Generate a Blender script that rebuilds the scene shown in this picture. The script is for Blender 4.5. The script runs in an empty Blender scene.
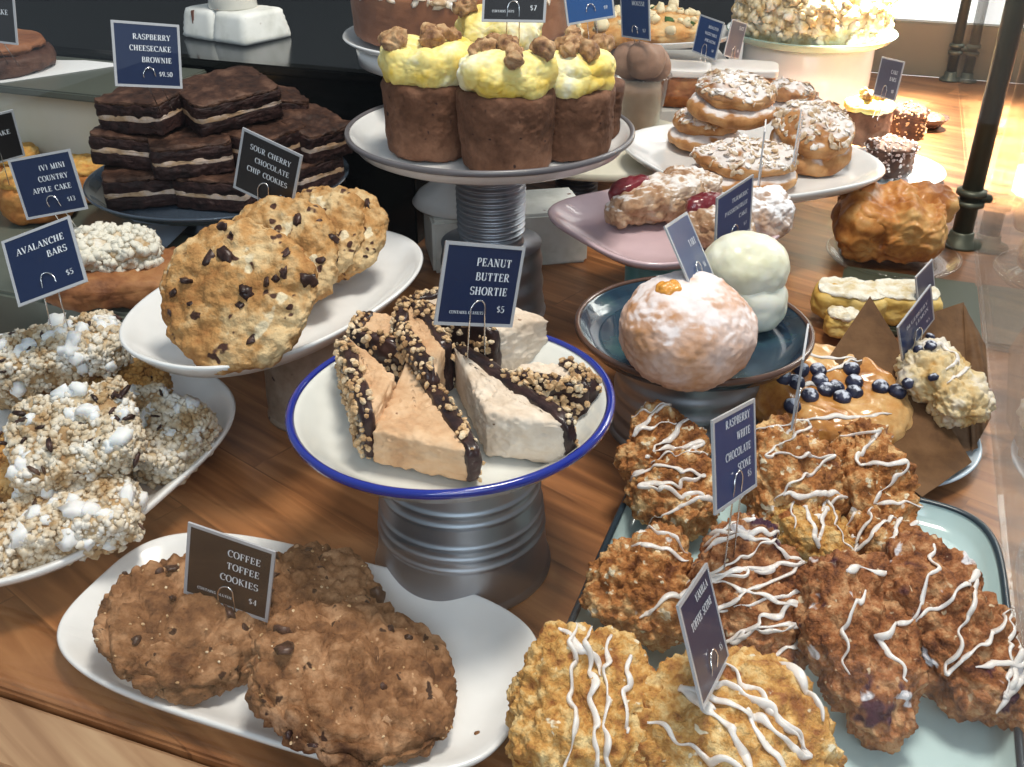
import bpy, bmesh, math, random
import numpy as np
from mathutils import Vector, Matrix, Euler, noise
from mathutils.bvhtree import BVHTree
R = math.radians
S = bpy.context.scene
COL = S.collection

# ------------------------------------------------------------------ camera, world, light, exposure
CAM_H = 0.526; PITCH = 30.0; FPX = 1000.0
cam = bpy.data.cameras.new('camera'); camo = bpy.data.objects.new('camera', cam); COL.objects.link(camo)
camo.location = (0, 0, CAM_H); camo.rotation_euler = (R(90 - PITCH), 0, 0)
cam.sensor_width = 36; cam.lens = 36 * FPX / 1024; cam.clip_start = 0.01
S.camera = camo
w = bpy.data.worlds.new('world'); S.world = w; w.use_nodes = True
w.node_tree.nodes['Background'].inputs[0].default_value = (0.74, 0.86, 1.0, 1)
w.node_tree.nodes['Background'].inputs[1].default_value = 0.41
S.view_settings.view_transform = 'Standard'; S.view_settings.look = 'None'
S.view_settings.exposure = 0.0; S.view_settings.gamma = 1.0; S.view_settings.use_curve_mapping = False

def area(name, loc, target, size, power, color):
    l = bpy.data.lights.new(name, 'AREA'); l.shape = 'RECTANGLE'; l.size, l.size_y = size; l.energy = power; l.color = color
    o = bpy.data.objects.new(name, l); COL.objects.link(o); o.location = loc
    o.rotation_euler = (Vector(target) - Vector(loc)).to_track_quat('-Z', 'Y').to_euler(); return o
area('window_daylight', (1.7, 2.5, 1.3), (0.3, 1.0, 0.0), (1.4, 1.0), 62, (1.0, 0.97, 0.93))
area('ceiling_light', (0.25, 0.75, 1.9), (0.1, 0.8, 0.0), (0.45, 0.45), 36, (1.0, 0.92, 0.82))
area('shop_window_daylight', (0.2, -1.6, 1.6), (0.1, 0.7, 0.0), (1.8, 1.0), 34, (0.78, 0.88, 1.0))
sp = bpy.data.lights.new('case_spotlight', 'SPOT'); sp.energy = 3400; sp.spot_size = R(36); sp.spot_blend = 0.6; sp.color = (1, .93, .8); sp.shadow_soft_size = .06
spo = bpy.data.objects.new('case_spotlight', sp); COL.objects.link(spo); spo.location = (0.95, 1.95, 1.15)
spo.rotation_euler = (Vector((0.80, 1.80, 0)) - Vector(spo.location)).to_track_quat('-Z', 'Y').to_euler()

# ------------------------------------------------------------------ geometry helpers
cP, sP = math.cos(R(PITCH)), math.sin(R(PITCH))
def W(px, py, z):
    """the point at height z seen at a place of the 1024x767 frame"""
    a, b = (px - 512) / FPX, -(py - 383.5) / FPX
    d = Vector((a, cP + b * sP, -sP + b * cP)); t = (z - CAM_H) / d.z
    return Vector((d.x * t, d.y * t, z))
UA, NA = Vector((0.9397, -0.342, 0)), Vector((0.342, 0.9397, 0))
def UN(u, n, z=0): return UA * u + NA * n + Vector((0, 0, z))
CASE = -R(20)

def link(name, me, mat=None, parent=None, smooth=True):
    o = bpy.data.objects.new(name, me); COL.objects.link(o)
    if mat is not None:
        for m in (mat if isinstance(mat, (list, tuple)) else [mat]): me.materials.append(m)
    if parent is not None: o.parent = parent
    if smooth and len(me.polygons): me.polygons.foreach_set('use_smooth', [True] * len(me.polygons))
    return o
def tag(o, label, cat, group=None, kind=None):
    o['label'] = label; o['category'] = cat
    if group: o['group'] = group
    if kind: o['kind'] = kind
    return o
def thing(name, label, cat, loc=(0, 0, 0), rot=(0, 0, 0), group=None):
    o = bpy.data.objects.new(name, None); o.empty_display_size = .02; COL.objects.link(o)
    o.location = loc; o.rotation_euler = rot; return tag(o, label, cat, group)
def structure(o): o['kind'] = 'structure'; return o
def mesh_from(vs, fs, name='m'):
    me = bpy.data.meshes.new(name); me.from_pydata([tuple(v) for v in vs], [], fs); me.update(); return me
def box(name, dims, mat, parent=None, loc=(0, 0, 0), rz=0, bev=.002, seg=2):
    bm = bmesh.new(); bmesh.ops.create_cube(bm, size=1)
    for v in bm.verts: v.co = Vector((v.co.x * dims[0], v.co.y * dims[1], v.co.z * dims[2]))
    if bev: bmesh.ops.bevel(bm, geom=bm.edges[:], offset=bev, segments=seg, affect='EDGES')
    me = bpy.data.meshes.new(name); bm.to_mesh(me); bm.free()
    o = link(name, me, mat, parent, smooth=False); o.location = loc; o.rotation_euler = (0, 0, rz); return o
def caseb(u0, u1, n0, n1, z0, z1):  # centre and size of a box laid out along the case
    return UN((u0 + u1) / 2, (n0 + n1) / 2, (z0 + z1) / 2), (u1 - u0, n1 - n0, z1 - z0)

def dish_mesh(rx, ry, prof, n=2.0, seg=120):
    vs = []; fs = []
    for off, z in prof:
        for k in range(seg):
            a = 2 * math.pi * k / seg; c, s = math.cos(a), math.sin(a)
            ax, ay = max(rx + off, 1e-4), max(ry + off, 1e-4)
            vs.append((ax * math.copysign(abs(c) ** (2 / n), c), ay * math.copysign(abs(s) ** (2 / n), s), z))
    m = len(prof)
    for i in range(m - 1):
        for k in range(seg):
            k2 = (k + 1) % seg; fs.append((i * seg + k, i * seg + k2, (i + 1) * seg + k2, (i + 1) * seg + k))
    c0 = len(vs); vs.append((0, 0, prof[0][1])); c1 = len(vs); vs.append((0, 0, prof[-1][1]))
    for k in range(seg):
        k2 = (k + 1) % seg; fs.append((c0, k2, k)); fs.append((c1, (m - 1) * seg + k, (m - 1) * seg + k2))
    return mesh_from(vs, fs)
def lathe(prof, seg=96): return dish_mesh(0, 0, [(max(r, 1e-4), z) for r, z in prof], 2.0, seg)

def frames(pts):
    out = []; up = Vector((0, 0, 1))
    for i, p in enumerate(pts):
        t = (pts[min(i + 1, len(pts) - 1)] - pts[max(i - 1, 0)]).normalized()
        if abs(t.dot(up)) > .95: up = Vector((1, 0, 0)) if abs(t.x) < .9 else Vector((0, 1, 0))
        s = t.cross(up).normalized(); u = s.cross(t).normalized(); out.append((p, s, u)); up = u
    return out
def tube(vs, fs, pts, r, seg=6, flat=1.0, ends=True):
    pts = [Vector(p) for p in pts]; base = len(vs); F = frames(pts)
    for i, (p, s, u) in enumerate(F):
        rr = r(i / (len(pts) - 1)) if callable(r) else r
        for k in range(seg):
            a = 2 * math.pi * k / seg; vs.append(p + s * (rr * math.cos(a)) + u * (rr * flat * math.sin(a)))
    for i in range(len(pts) - 1):
        for k in range(seg):
            k2 = (k + 1) % seg; b = base + i * seg
            fs.append((b + k, b + k2, b + seg + k2, b + seg + k))
    if ends:
        fs.append(tuple(base + k for k in range(seg))[::-1]); b = base + (len(pts) - 1) * seg; fs.append(tuple(b + k for k in range(seg)))

# unit spheres cached
ICO = {}
def ico(sub):
    if sub not in ICO:
        bm = bmesh.new(); bmesh.ops.create_icosphere(bm, subdivisions=sub, radius=1)
        ICO[sub] = ([v.co.copy() for v in bm.verts], [tuple(v.index for v in f.verts) for f in bm.faces]); bm.free()
    return ICO[sub]
def poly_R(poly):
    P = [Vector(p) for p in poly]
    def f(a):
        d = Vector((math.cos(a), math.sin(a))); best = 1e9
        for i in range(len(P)):
            p, q = P[i], P[(i + 1) % len(P)]; e = q - p
            den = d.x * e.y - d.y * e.x
            if abs(den) < 1e-12: continue
            t = (p.x * e.y - p.y * e.x) / den; s = (p.x * d.y - p.y * d.x) / den
            if t > 0 and -1e-6 <= s <= 1 + 1e-6: best = min(best, t)
        return best if best < 1e8 else 0.01
    return f
def lump(dims, kind='disc', a=3.0, sub=5, noises=(), seed=0, poly=None, post=None):
    """a closed organic solid. kind: disc, box, tri, poly; noises: (type, frequency, amplitude)"""
    V, F = ico(sub); out = []; hx, hy, hz = dims[0] / 2, dims[1] / 2, dims[2] / 2
    off = Vector((seed * 7.13 % 91, seed * 3.37 % 57, seed * 1.91 % 73))
    pr = poly_R(poly) if poly else None
    tri = poly_R([(0, 1.12), (-1.0, -.62), (1.0, -.62)]) if kind == 'tri' else None
    for d in V:
        if kind == 'box':
            s = (abs(d.x) ** a + abs(d.y) ** a + abs(d.z) ** a) ** (-1 / a); p = Vector((d.x * s * hx, d.y * s * hy, d.z * s * hz))
        else:
            rho = math.hypot(d.x, d.y); s = (rho ** a + abs(d.z) ** a) ** (-1 / a); ang = math.atan2(d.y, d.x)
            if kind == 'poly': r = pr(ang); p = Vector((math.cos(ang) * rho * s * r, math.sin(ang) * rho * s * r, d.z * s * hz))
            elif kind == 'tri':
                r = tri(ang); r = 1.34 * (r ** -2 + 1.0) ** -.5
                p = Vector((math.cos(ang) * rho * s * r * hx, math.sin(ang) * rho * s * r * hy * 1.1, d.z * s * hz))
            elif kind == 'egg':
                k = 1 - .22 * math.sin(ang) * rho; p = Vector((math.cos(ang) * rho * s * hx * k * 1.04, math.sin(ang) * rho * s * hy, d.z * s * hz))
            else: p = Vector((math.cos(ang) * rho * s * hx, math.sin(ang) * rho * s * hy, d.z * s * hz))
        nr = Vector((d.x / hx if hx else 0, d.y / hy if hy else 0, d.z / hz)).normalized() if kind != 'poly' else d
        disp = 0
        for t, fr, am in noises:
            q = p * fr + off
            if t == 'n': disp += am * noise.noise(q)
            elif t == 'f': disp += am * noise.fractal(q, 1.0, 2.0, 5)
            elif t == 'l': disp += am * (0.5 - 1.5 * noise.voronoi(q)[0][0] ** 2)            # lumps
            elif t == 'c':
                v = noise.voronoi(q + Vector((1, 1, 1)) * noise.noise(q * 1.7) * .5)[0]; disp -= am * math.exp(-(v[1] - v[0]) / .09)   # cracks
            elif t == 'p': v = noise.voronoi(q)[0][0]; disp -= am * max(0, 1 - v / .33)      # pits
            elif t == 'r': disp += am * (1 - 2 * abs(noise.noise(q)))
        p = p + nr * disp
        if post: p = post(p, d)
        out.append(p)
    return out, F
def lump_obj(name, mat, parent, loc=(0, 0, 0), rot=(0, 0, 0), **k):
    vs, fs = lump(**k); M = Matrix.Translation(loc) @ Euler(rot).to_matrix().to_4x4()
    vs = [M @ v for v in vs]
    return link(name, mesh_from(vs, fs), mat, parent)

def surf(obs):
    """points and triangles of some sibling meshes, for scattering and draping"""
    P = []; T = []
    for o in obs:
        b = len(P); P += [v.co.copy() for v in o.data.vertices]; o.data.calc_loop_triangles()
        T += [tuple(b + i for i in t.vertices) for t in o.data.loop_triangles]
    return P, T
def scatter(name, mat, parent, obs, count, size, shape='nut', seed=0, cond=None, sink=.25, stuff=True, jit=.25):
    P, T = surf(obs); A = np.array([tuple(p) for p in P]); I = np.array(T)
    a, b, c = A[I[:, 0]], A[I[:, 1]], A[I[:, 2]]; nr = np.cross(b - a, c - a); ar = np.linalg.norm(nr, axis=1); nr /= ar[:, None] + 1e-12
    rng = np.random.default_rng(seed); cen = (a + b + c) / 3
    if cond is not None:
        m = np.array([cond(Vector(p), Vector(n)) for p, n in zip(cen, nr)]); ar = ar * m
    if ar.sum() <= 0: return None
    pick = rng.choice(len(I), count, p=ar / ar.sum()); vs = []; fs = []
    sub = 2 if shape in ('puff', 'chip') else 1
    V, F = ico(sub)
    if shape == 'flake': V, F = ico(2)
    for j in pick:
        r1, r2 = rng.random(2)
        if r1 + r2 > 1: r1, r2 = 1 - r1, 1 - r2
        p = Vector(a[j] + (b[j] - a[j]) * r1 + (c[j] - a[j]) * r2); n = Vector(nr[j])
        s = size[0] + (size[1] - size[0]) * rng.random() ** 1.6
        q = n.to_track_quat('Z', 'Y').to_matrix() @ Euler((rng.normal() * .35, rng.normal() * .35, rng.random() * 6.28)).to_matrix()
        if shape == 'flake': sc = (s, s * .62, s * .13)
        elif shape == 'rice': sc = (s, s * .55, s * .5)
        elif shape == 'sliver': sc = (s, s * .35, s * .25)
        elif shape == 'chip': sc = (s, s * (.6 + .4 * rng.random()), s * .4)
        elif shape == 'puff': sc = (s, s * (.7 + .3 * rng.random()), s * (.6 + .3 * rng.random()))
        else: sc = (s, s * (.6 + .4 * rng.random()), s * (.5 + .4 * rng.random()))
        base = len(vs); o = Vector(rng.random(3) * 50)
        for v in V:
            k = 1 + (jit * 2.2 * noise.noise(v * (1.6 if shape != 'puff' else 2.2) + o) if jit else 0)
            vs.append(p + n * (sc[2] * (1 - 2 * sink)) + q @ Vector((v.x * sc[0] * k, v.y * sc[1] * k, v.z * sc[2] * k)))
        fs += [(f[0] + base, f[1] + base, f[2] + base) for f in F]
    o = link(name, mesh_from(vs, fs), mat, parent, smooth=shape not in ('nut',))
    if stuff: o['kind'] = 'stuff'
    return o
def drizzle(name, mat, parent, obs, lines, r=.0021, seed=0, wob=.004):
    P, T = surf(obs); bvh = BVHTree.FromPolygons(P, T); rnd = random.Random(seed); vs = []; fs = []
    for ln in lines:
        L = sum((Vector(ln[k + 1]) - Vector(ln[k])).length for k in range(len(ln) - 1)); N = max(12, int(L / .0013)); ph = rnd.random() * 9
        # round the corners of the path
        base = []
        for i in range(N + 1):
            t = i / N * (len(ln) - 1); k = min(int(t), len(ln) - 2); u = t - k
            base.append(Vector((ln[k][0] * (1 - u) + ln[k + 1][0] * u, ln[k][1] * (1 - u) + ln[k + 1][1] * u)))
        for _ in range(6): base = [base[0]] + [(base[i - 1] + base[i] * 2 + base[i + 1]) / 4 for i in range(1, N)] + [base[-1]]
        runs = [[]]
        for i, b in enumerate(base):
            d_ = i / N * L * 90
            x = b.x + wob * noise.noise(Vector((d_, ph, 0))); y = b.y + wob * noise.noise(Vector((d_, ph, 5)))
            h = bvh.ray_cast(Vector((x, y, 1)), Vector((0, 0, -1)))
            if h[0] is None or h[1].z < .12: runs.append([])
            else: runs[-1].append(h[0])
        for pts in runs:
            if len(pts) < 6: continue
            z = [p.z for p in pts]; n = len(z)
            zz = [max(z[max(0, i - 1):i + 2]) for i in range(n)]
            zz = [(zz[max(0, i - 1)] + zz[i] + zz[min(n - 1, i + 1)]) / 3 for i in range(n)]
            pts = [Vector((p.x, p.y, zz[i] + r * .12)) for i, p in enumerate(pts)]
            tube(vs, fs, pts, lambda q, ph=ph, n=n: r * (.85 + .9 * noise.noise(Vector((q * n * .12, ph, 2)))) * min(1, .35 + 4 * min(q, 1 - q)), 8, .55)
    return link(name, mesh_from(vs, fs), mat, parent) if vs else None
def zigzag(hx, hy, n, seed, ang=0.0, over=.95):
    rnd = random.Random(seed); pts = []
    for i in range(n + 1):
        y = -hy + 2 * hy * i / n; x = (hx if i % 2 else -hx) * (over + rnd.uniform(-.25, .1)); y += rnd.uniform(-.2, .2) * hy / n
        c, s = math.cos(ang), math.sin(ang); pts.append((x * c - y * s, x * s + y * c))
    return pts
def bounds(root):
    M = root.rotation_euler.to_matrix(); P = []
    for ch in root.children_recursive:
        if ch.type == 'MESH' and ch.parent == root:
            L = ch.matrix_basis
            P += [M @ (L @ v.co) for v in list(ch.data.vertices)[::3]]
    A = np.array([tuple(p) for p in P]); return A.min(0), A.max(0)
def rest(root, px, py, zb, sink=.002):
    """stand a thing on height zb, its middle in line with a place of the photo"""
    lo, hi = bounds(root); mid = (lo + hi) / 2
    p = W(px, py, zb - sink - lo[2] + mid[2]); root.location = (p.x - mid[0], p.y - mid[1], zb - sink - lo[2]); return root

# ------------------------------------------------------------------ materials
MATS = {}
def nodes(name):
    m = bpy.data.materials.new(name); m.use_nodes = True; nt = m.node_tree; return m, nt, nt.nodes['Principled BSDF'], nt.nodes, nt.links
def rgba(c): return (c[0], c[1], c[2], 1)
def plain(name, c, rough=.4, metal=0, coat=0, bump=0, bscale=60, spec=.5, sss=0, emit=None, aniso=0):
    if name in MATS: return MATS[name]
    m, nt, b, N, L = nodes(name); b.inputs['Base Color'].default_value = rgba(c); b.inputs['Roughness'].default_value = rough
    b.inputs['Metallic'].default_value = metal; b.inputs['Coat Weight'].default_value = coat; b.inputs['Specular IOR Level'].default_value = spec
    if sss: b.inputs['Subsurface Weight'].default_value = sss; b.inputs['Subsurface Scale'].default_value = .01; b.inputs['Subsurface Radius'].default_value = (1, .7, .4)
    tc = N.new('ShaderNodeTexCoord'); n = N.new('ShaderNodeTexNoise'); n.inputs['Scale'].default_value = bscale; n.inputs['Detail'].default_value = 5
    L.new(tc.outputs['Object'], n.inputs['Vector'])
    mx = N.new('ShaderNodeMix'); mx.data_type = 'RGBA'; mx.inputs[6].default_value = rgba([x * .9 for x in c]); mx.inputs[7].default_value = rgba([min(1, x * 1.06) for x in c])
    L.new(n.outputs['Fac'], mx.inputs[0]); L.new(mx.outputs[2], b.inputs['Base Color'])
    if bump:
        bp = N.new('ShaderNodeBump'); bp.inputs['Strength'].default_value = bump; bp.inputs['Distance'].default_value = .001
        L.new(n.outputs['Fac'], bp.inputs['Height']); L.new(bp.outputs['Normal'], b.inputs['Normal'])
    if emit: b.inputs['Emission Color'].default_value = rgba(emit[0]); b.inputs['Emission Strength'].default_value = emit[1]
    MATS[name] = m; return m
def bake(name, stops, scale=45, detail=8, rough=.75, bump=.5, bscale=260, spots=(), dust=None, sss=0, coat=0, dist=.0015):
    """baked crumb: colour ramp over noise; spots = (colour, frequency, threshold); dust = (colour, amount, frequency) lies on upward faces"""
    if name in MATS: return MATS[name]
    m, nt, b, N, L = nodes(name); tc = N.new('ShaderNodeTexCoord')
    n = N.new('ShaderNodeTexNoise'); n.inputs['Scale'].default_value = scale; n.inputs['Detail'].default_value = detail; n.inputs['Roughness'].default_value = .65
    L.new(tc.outputs['Object'], n.inputs['Vector'])
    cr = N.new('ShaderNodeValToRGB'); L.new(n.outputs['Fac'], cr.inputs[0]); e = cr.color_ramp.elements
    k = len(stops)
    for i, c in enumerate(stops):
        pos = .36 + .28 * i / (k - 1)
        el = e[i] if i < 2 else e.new(pos); el.position = pos; el.color = rgba(c)
    col = cr.outputs[0]
    for c, f, th in spots:
        v = N.new('ShaderNodeTexNoise'); v.inputs['Scale'].default_value = f; v.inputs['Detail'].default_value = 2; L.new(tc.outputs['Object'], v.inputs['Vector'])
        mr = N.new('ShaderNodeMapRange'); mr.inputs[1].default_value = th; mr.inputs[2].default_value = th + .035; L.new(v.outputs['Fac'], mr.inputs[0])
        mx = N.new('ShaderNodeMix'); mx.data_type = 'RGBA'; L.new(mr.outputs[0], mx.inputs[0]); L.new(col, mx.inputs[6]); mx.inputs[7].default_value = rgba(c); col = mx.outputs[2]
    if dust:
        g = N.new('ShaderNodeNewGeometry'); sx = N.new('ShaderNodeSeparateXYZ'); L.new(g.outputs['Normal'], sx.inputs[0])
        v = N.new('ShaderNodeTexNoise'); v.inputs['Scale'].default_value = dust[2]; v.inputs['Detail'].default_value = 6; L.new(tc.outputs['Object'], v.inputs['Vector'])
        ad = N.new('ShaderNodeMath'); ad.operation = 'MULTIPLY_ADD'; ad.inputs[1].default_value = .55; L.new(sx.outputs[2], ad.inputs[0]); L.new(v.outputs['Fac'], ad.inputs[2])
        mr = N.new('ShaderNodeMapRange'); mr.inputs[1].default_value = 1.15 - dust[1]; mr.inputs[2].default_value = 1.3 - dust[1]; L.new(ad.outputs[0], mr.inputs[0])
        mx = N.new('ShaderNodeMix'); mx.data_type = 'RGBA'; L.new(mr.outputs[0], mx.inputs[0]); L.new(col, mx.inputs[6]); mx.inputs[7].default_value = rgba(dust[0]); col = mx.outputs[2]
    L.new(col, b.inputs['Base Color']); b.inputs['Roughness'].default_value = rough; b.inputs['Coat Weight'].default_value = coat; b.inputs['Specular IOR Level'].default_value = .3
    if sss: b.inputs['Subsurface Weight'].default_value = sss; b.inputs['Subsurface Scale'].default_value = .006; b.inputs['Subsurface Radius'].default_value = (1, .6, .3)
    n2 = N.new('ShaderNodeTexNoise'); n2.inputs['Scale'].default_value = bscale; n2.inputs['Detail'].default_value = 6; L.new(tc.outputs['Object'], n2.inputs['Vector'])
    bp = N.new('ShaderNodeBump'); bp.inputs['Strength'].default_value = bump; bp.inputs['Distance'].default_value = dist; L.new(n2.outputs['Fac'], bp.inputs['Height']); L.new(bp.outputs['Normal'], b.inputs['Normal'])
    MATS[name] = m; return m
def glass(name, tint=(1, 1, 1), ior=1.45, rough=.0):
    if name in MATS: return MATS[name]
    m = bpy.data.materials.new(name); m.use_nodes = True; nt = m.node_tree; N, L = nt.nodes, nt.links; N.remove(N['Principled BSDF'])
    t = N.new('ShaderNodeBsdfTransparent'); t.inputs[0].default_value = rgba(tint); g = N.new('ShaderNodeBsdfGlossy'); g.inputs['Roughness'].default_value = rough
    f = N.new('ShaderNodeFresnel'); ge = N.new('ShaderNodeNewGeometry'); mr = N.new('ShaderNodeMapRange')
    mr.inputs[3].default_value = ior; mr.inputs[4].default_value = 1 / ior; L.new(ge.outputs['Backfacing'], mr.inputs[0]); L.new(mr.outputs[0], f.inputs[0]); mx = N.new('ShaderNodeMixShader'); L.new(f.outputs[0], mx.inputs[0]); L.new(t.outputs[0], mx.inputs[1]); L.new(g.outputs[0], mx.inputs[2])
    L.new(mx.outputs[0], N['Material Output'].inputs[0]); MATS[name] = m; return m
def wood(name, cols, rz, planks=True, rough=.35, w=.075):
    m, nt, b, N, L = nodes(name); tc = N.new('ShaderNodeTexCoord'); mp = N.new('ShaderNodeMapping'); mp.inputs['Rotation'].default_value = (0, 0, rz)
    L.new(tc.outputs['Object'], mp.inputs[0])
    br = N.new('ShaderNodeTexBrick'); br.inputs['Scale'].default_value = 1; br.inputs['Mortar Size'].default_value = .0006; br.inputs['Brick Width'].default_value = .52; br.inputs['Row Height'].default_value = w
    br.inputs['Color1'].default_value = (0, 0, 0, 1); br.inputs['Color2'].default_value = (1, 1, 1, 1); br.inputs['Mortar'].default_value = (.1, .1, .1, 1); br.offset = .37; L.new(mp.outputs[0], br.inputs['Vector'])
    st = N.new('ShaderNodeMapping'); st.inputs['Scale'].default_value = (3.0, 34, 34); L.new(mp.outputs[0], st.inputs[0])
    ad = N.new('ShaderNodeVectorMath'); ad.operation = 'ADD'; L.new(st.outputs[0], ad.inputs[0])
    sc = N.new('ShaderNodeVectorMath'); sc.operation = 'SCALE'; sc.inputs['Scale'].default_value = 9; L.new(br.outputs['Color'], sc.inputs[0]); L.new(sc.outputs[0], ad.inputs[1])
    n = N.new('ShaderNodeTexNoise'); n.inputs['Scale'].default_value = 1.6; n.inputs['Detail'].default_value = 9; n.inputs['Distortion'].default_value = .8; L.new(ad.outputs[0], n.inputs['Vector'])
    cr = N.new('ShaderNodeValToRGB'); e = cr.color_ramp.elements
    for i, c in enumerate(cols):
        pos = .3 + .42 * i / (len(cols) - 1); el = e[i] if i < 2 else e.new(pos); el.position = pos; el.color = rgba(c)
    L.new(n.outputs['Fac'], cr.inputs[0])
    mx = N.new('ShaderNodeMix'); mx.data_type = 'RGBA'; mx.blend_type = 'MULTIPLY'; mx.inputs[0].default_value = 1
    mr = N.new('ShaderNodeMapRange'); mr.inputs[3].default_value = .72; mr.inputs[4].default_value = 1.25; L.new(br.outputs['Color'], mr.inputs[0])
    L.new(cr.outputs[0], mx.inputs[6]); L.new(mr.outputs[0], mx.inputs[7]); L.new(mx.outputs[2], b.inputs['Base Color'])
    b.inputs['Roughness'].default_value = rough; b.inputs['Coat Weight'].default_value = .25; b.inputs['Coat Roughness'].default_value = .25
    MATS[name] = m; return m

WOOD = wood('oiled_wood', [(.13, .048, .016), (.27, .108, .038), (.40, .180, .070)], -CASE)
WOODL = wood('pale_wood_ledge', [(.30, .15, .07), (.46, .26, .13), (.58, .36, .19)], -CASE, w=.2)
WHITE = plain('white_ceramic', (.80, .80, .80), .18, coat=.4)
CREAM = plain('cream_glazed_ceramic', (.62, .60, .54), .3, coat=.3)
PINK = plain('pale_pink_ceramic', (.62, .46, .50), .22, coat=.5)
ENAMEL = plain('cream_enamel', (.76, .76, .72), .14, coat=.5)
BLUERIM = plain('cobalt_enamel', (.012, .025, .26), .15, coat=.7)
GREYRIM = plain('grey_worn_rim', (.14, .13, .14), .3)
TEAL = plain('pale_green_enamel', (.48, .63, .64), .18, coat=.5)
DKRIM = plain('dark_rim', (.02, .035, .05), .3)
DKBLUE = bake('dark_blue_glaze', [(.012, .022, .04), (.02, .045, .075), (.04, .09, .10)], 14, 4, .18, .05, 60, coat=.7)
BRRIM = plain('brown_glaze_rim', (.10, .05, .035), .25, coat=.5)
TIN = plain('galvanised_tin', (.38, .41, .46), .46, metal=1, bump=.25, bscale=30)
TIND = plain('darkened_tin', (.16, .17, .20), .3, metal=1)
STEEL = plain('bright_wire', (.75, .75, .76), .2, metal=1)
BLACK = plain('black_gloss_laminate', (.007, .008, .008), .14, coat=.05, spec=.35)
SLATE = plain('green_grey_slate', (.10, .11, .09), .3)
RISER = plain('grey_green_board', (.13, .145, .12), .32)
PAINTW = bake('chipped_white_paint', [(.60, .60, .55), (.74, .74, .70), (.80, .80, .77)], 18, 6, .5, .15, 90, spots=[((.18, .07, .03), 38, .70)])
CREAMW = bake('cream_painted_wood', [(.58, .54, .42), (.68, .64, .52), (.72, .68, .58)], 8, 5, .5, .1, 60)
PAPERW = plain('white_paper', (.80, .80, .80), .7)
KRAFT = bake('brown_baking_paper', [(.085, .038, .013), (.12, .056, .020), (.15, .074, .030)], 30, 6, .75, .25, 220)
BRONZE = plain('dark_olive_metal', (.085, .088, .062), .45, metal=.5)
SKYCARD = plain('black_card_sky_dark', (.006, .016, .060), .35, coat=.12)  # black card; the sky reflected on it is put into the blue colour
INK = plain('charcoal_card', (.012, .010, .011), .35, coat=.12)
SLEEVE = plain('clear_sleeve_edge', (.42, .43, .46), .25, coat=.5)
LETTER = plain('white_lettering', (.72, .76, .82), .6)
GLASS = glass('clear_glass', (.97, .98, .97))
PLASTIC = glass('clear_plastic', (.93, .93, .92), 1.5, .05)
FOILW = plain('blue_white_paper', (.52, .62, .78), .5)

COFFEE = bake('coffee_cookie', [(.075, .028, .011), (.22, .098, .040), (.42, .23, .12)], 42, 10, .8, .9, 260, spots=[((.035, .014, .008), 95, .665), ((.50, .30, .17), 120, .69)], dist=.003)
CHIPC = bake('golden_cookie', [(.30, .125, .034), (.47, .25, .088), (.66, .48, .26)], 26, 10, .75, .9, 260, spots=[((.74, .62, .42), 40, .66), ((.07, .028, .018), 62, .665)], dist=.0025)
CHOC = bake('dark_chocolate', [(.012, .005, .006), (.03, .013, .012), (.055, .025, .022)], 50, 6, .35, .3, 200, coat=.2)
CHOCP = bake('chocolate_chip', [(.02, .008, .006), (.04, .018, .014), (.09, .045, .035)], 90, 4, .35, .2, 300)
SHORT = bake('peanut_shortbread', [(.48, .27, .14), (.60, .38, .22), (.68, .47, .30)], 28, 8, .7, .35, 300, spots=[((.22, .10, .05), 110, .73)])
SHORTP = bake('pale_shortbread', [(.52, .40, .30), (.66, .54, .43), (.74, .64, .54)], 30, 8, .7, .4, 280, spots=[((.22, .12, .07), 130, .74)])
NUT = bake('chopped_nut', [(.36, .20, .09), (.58, .38, .20), (.74, .60, .42)], 70, 4, .55, .2, 300)
BROWNT = bake('brownie_top', [(.022, .009, .006), (.058, .025, .015), (.13, .066, .042)], 40, 9, .6, .6, 260)
BROWNB = bake('brownie_crumb', [(.010, .004, .004), (.026, .010, .009), (.05, .022, .018)], 60, 8, .6, .7, 300)
CHEESE = bake('cheesecake_layer', [(.26, .14, .08), (.50, .33, .20), (.66, .52, .44)], 30, 5, .5, .2, 200)
RICE = bake('crisped_rice_bar', [(.26, .13, .05), (.46, .30, .15), (.62, .50, .34)], 35, 8, .7, .6, 240)
RICEP = bake('crisped_rice', [(.42, .27, .13), (.66, .56, .42), (.80, .77, .72)], 45, 4, .6, .2, 300)
MALLOW = plain('white_marshmallow', (.82, .82, .82), .6, bump=.3, sss=.2)
AMBER = bake('amber_bar', [(.34, .15, .035), (.50, .26, .07), (.64, .42, .18)], 35, 8, .7, .6, 240)
CARROT = bake('brown_cake', [(.075, .030, .014), (.13, .056, .030), (.20, .095, .055)], 30, 9, .8, .6, 260, spots=[((.03, .012, .010), 80, .68)])
BIGCAKE = bake('caramel_cake_icing', [(.19, .068, .028), (.25, .095, .04), (.30, .125, .055)], 12, 7, .55, .25, 150)
FROST = bake('yellow_frosting', [(.72, .50, .08), (.80, .68, .25), (.82, .81, .66)], 16, 4, .55, .3, 160, sss=.15)
WALNUT = bake('walnut_piece', [(.14, .055, .02), (.34, .18, .075), (.52, .34, .18)], 60, 5, .6, .4, 220)
SCONE = bake('scone_crust', [(.13, .038, .010), (.42, .165, .045), (.70, .46, .22)], 60, 10, .65, 1.0, 330, spots=[((.74, .62, .44), 110, .64), ((.10, .02, .03), 30, .70), ((.78, .74, .70), 48, .69)], dist=.003)
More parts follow.
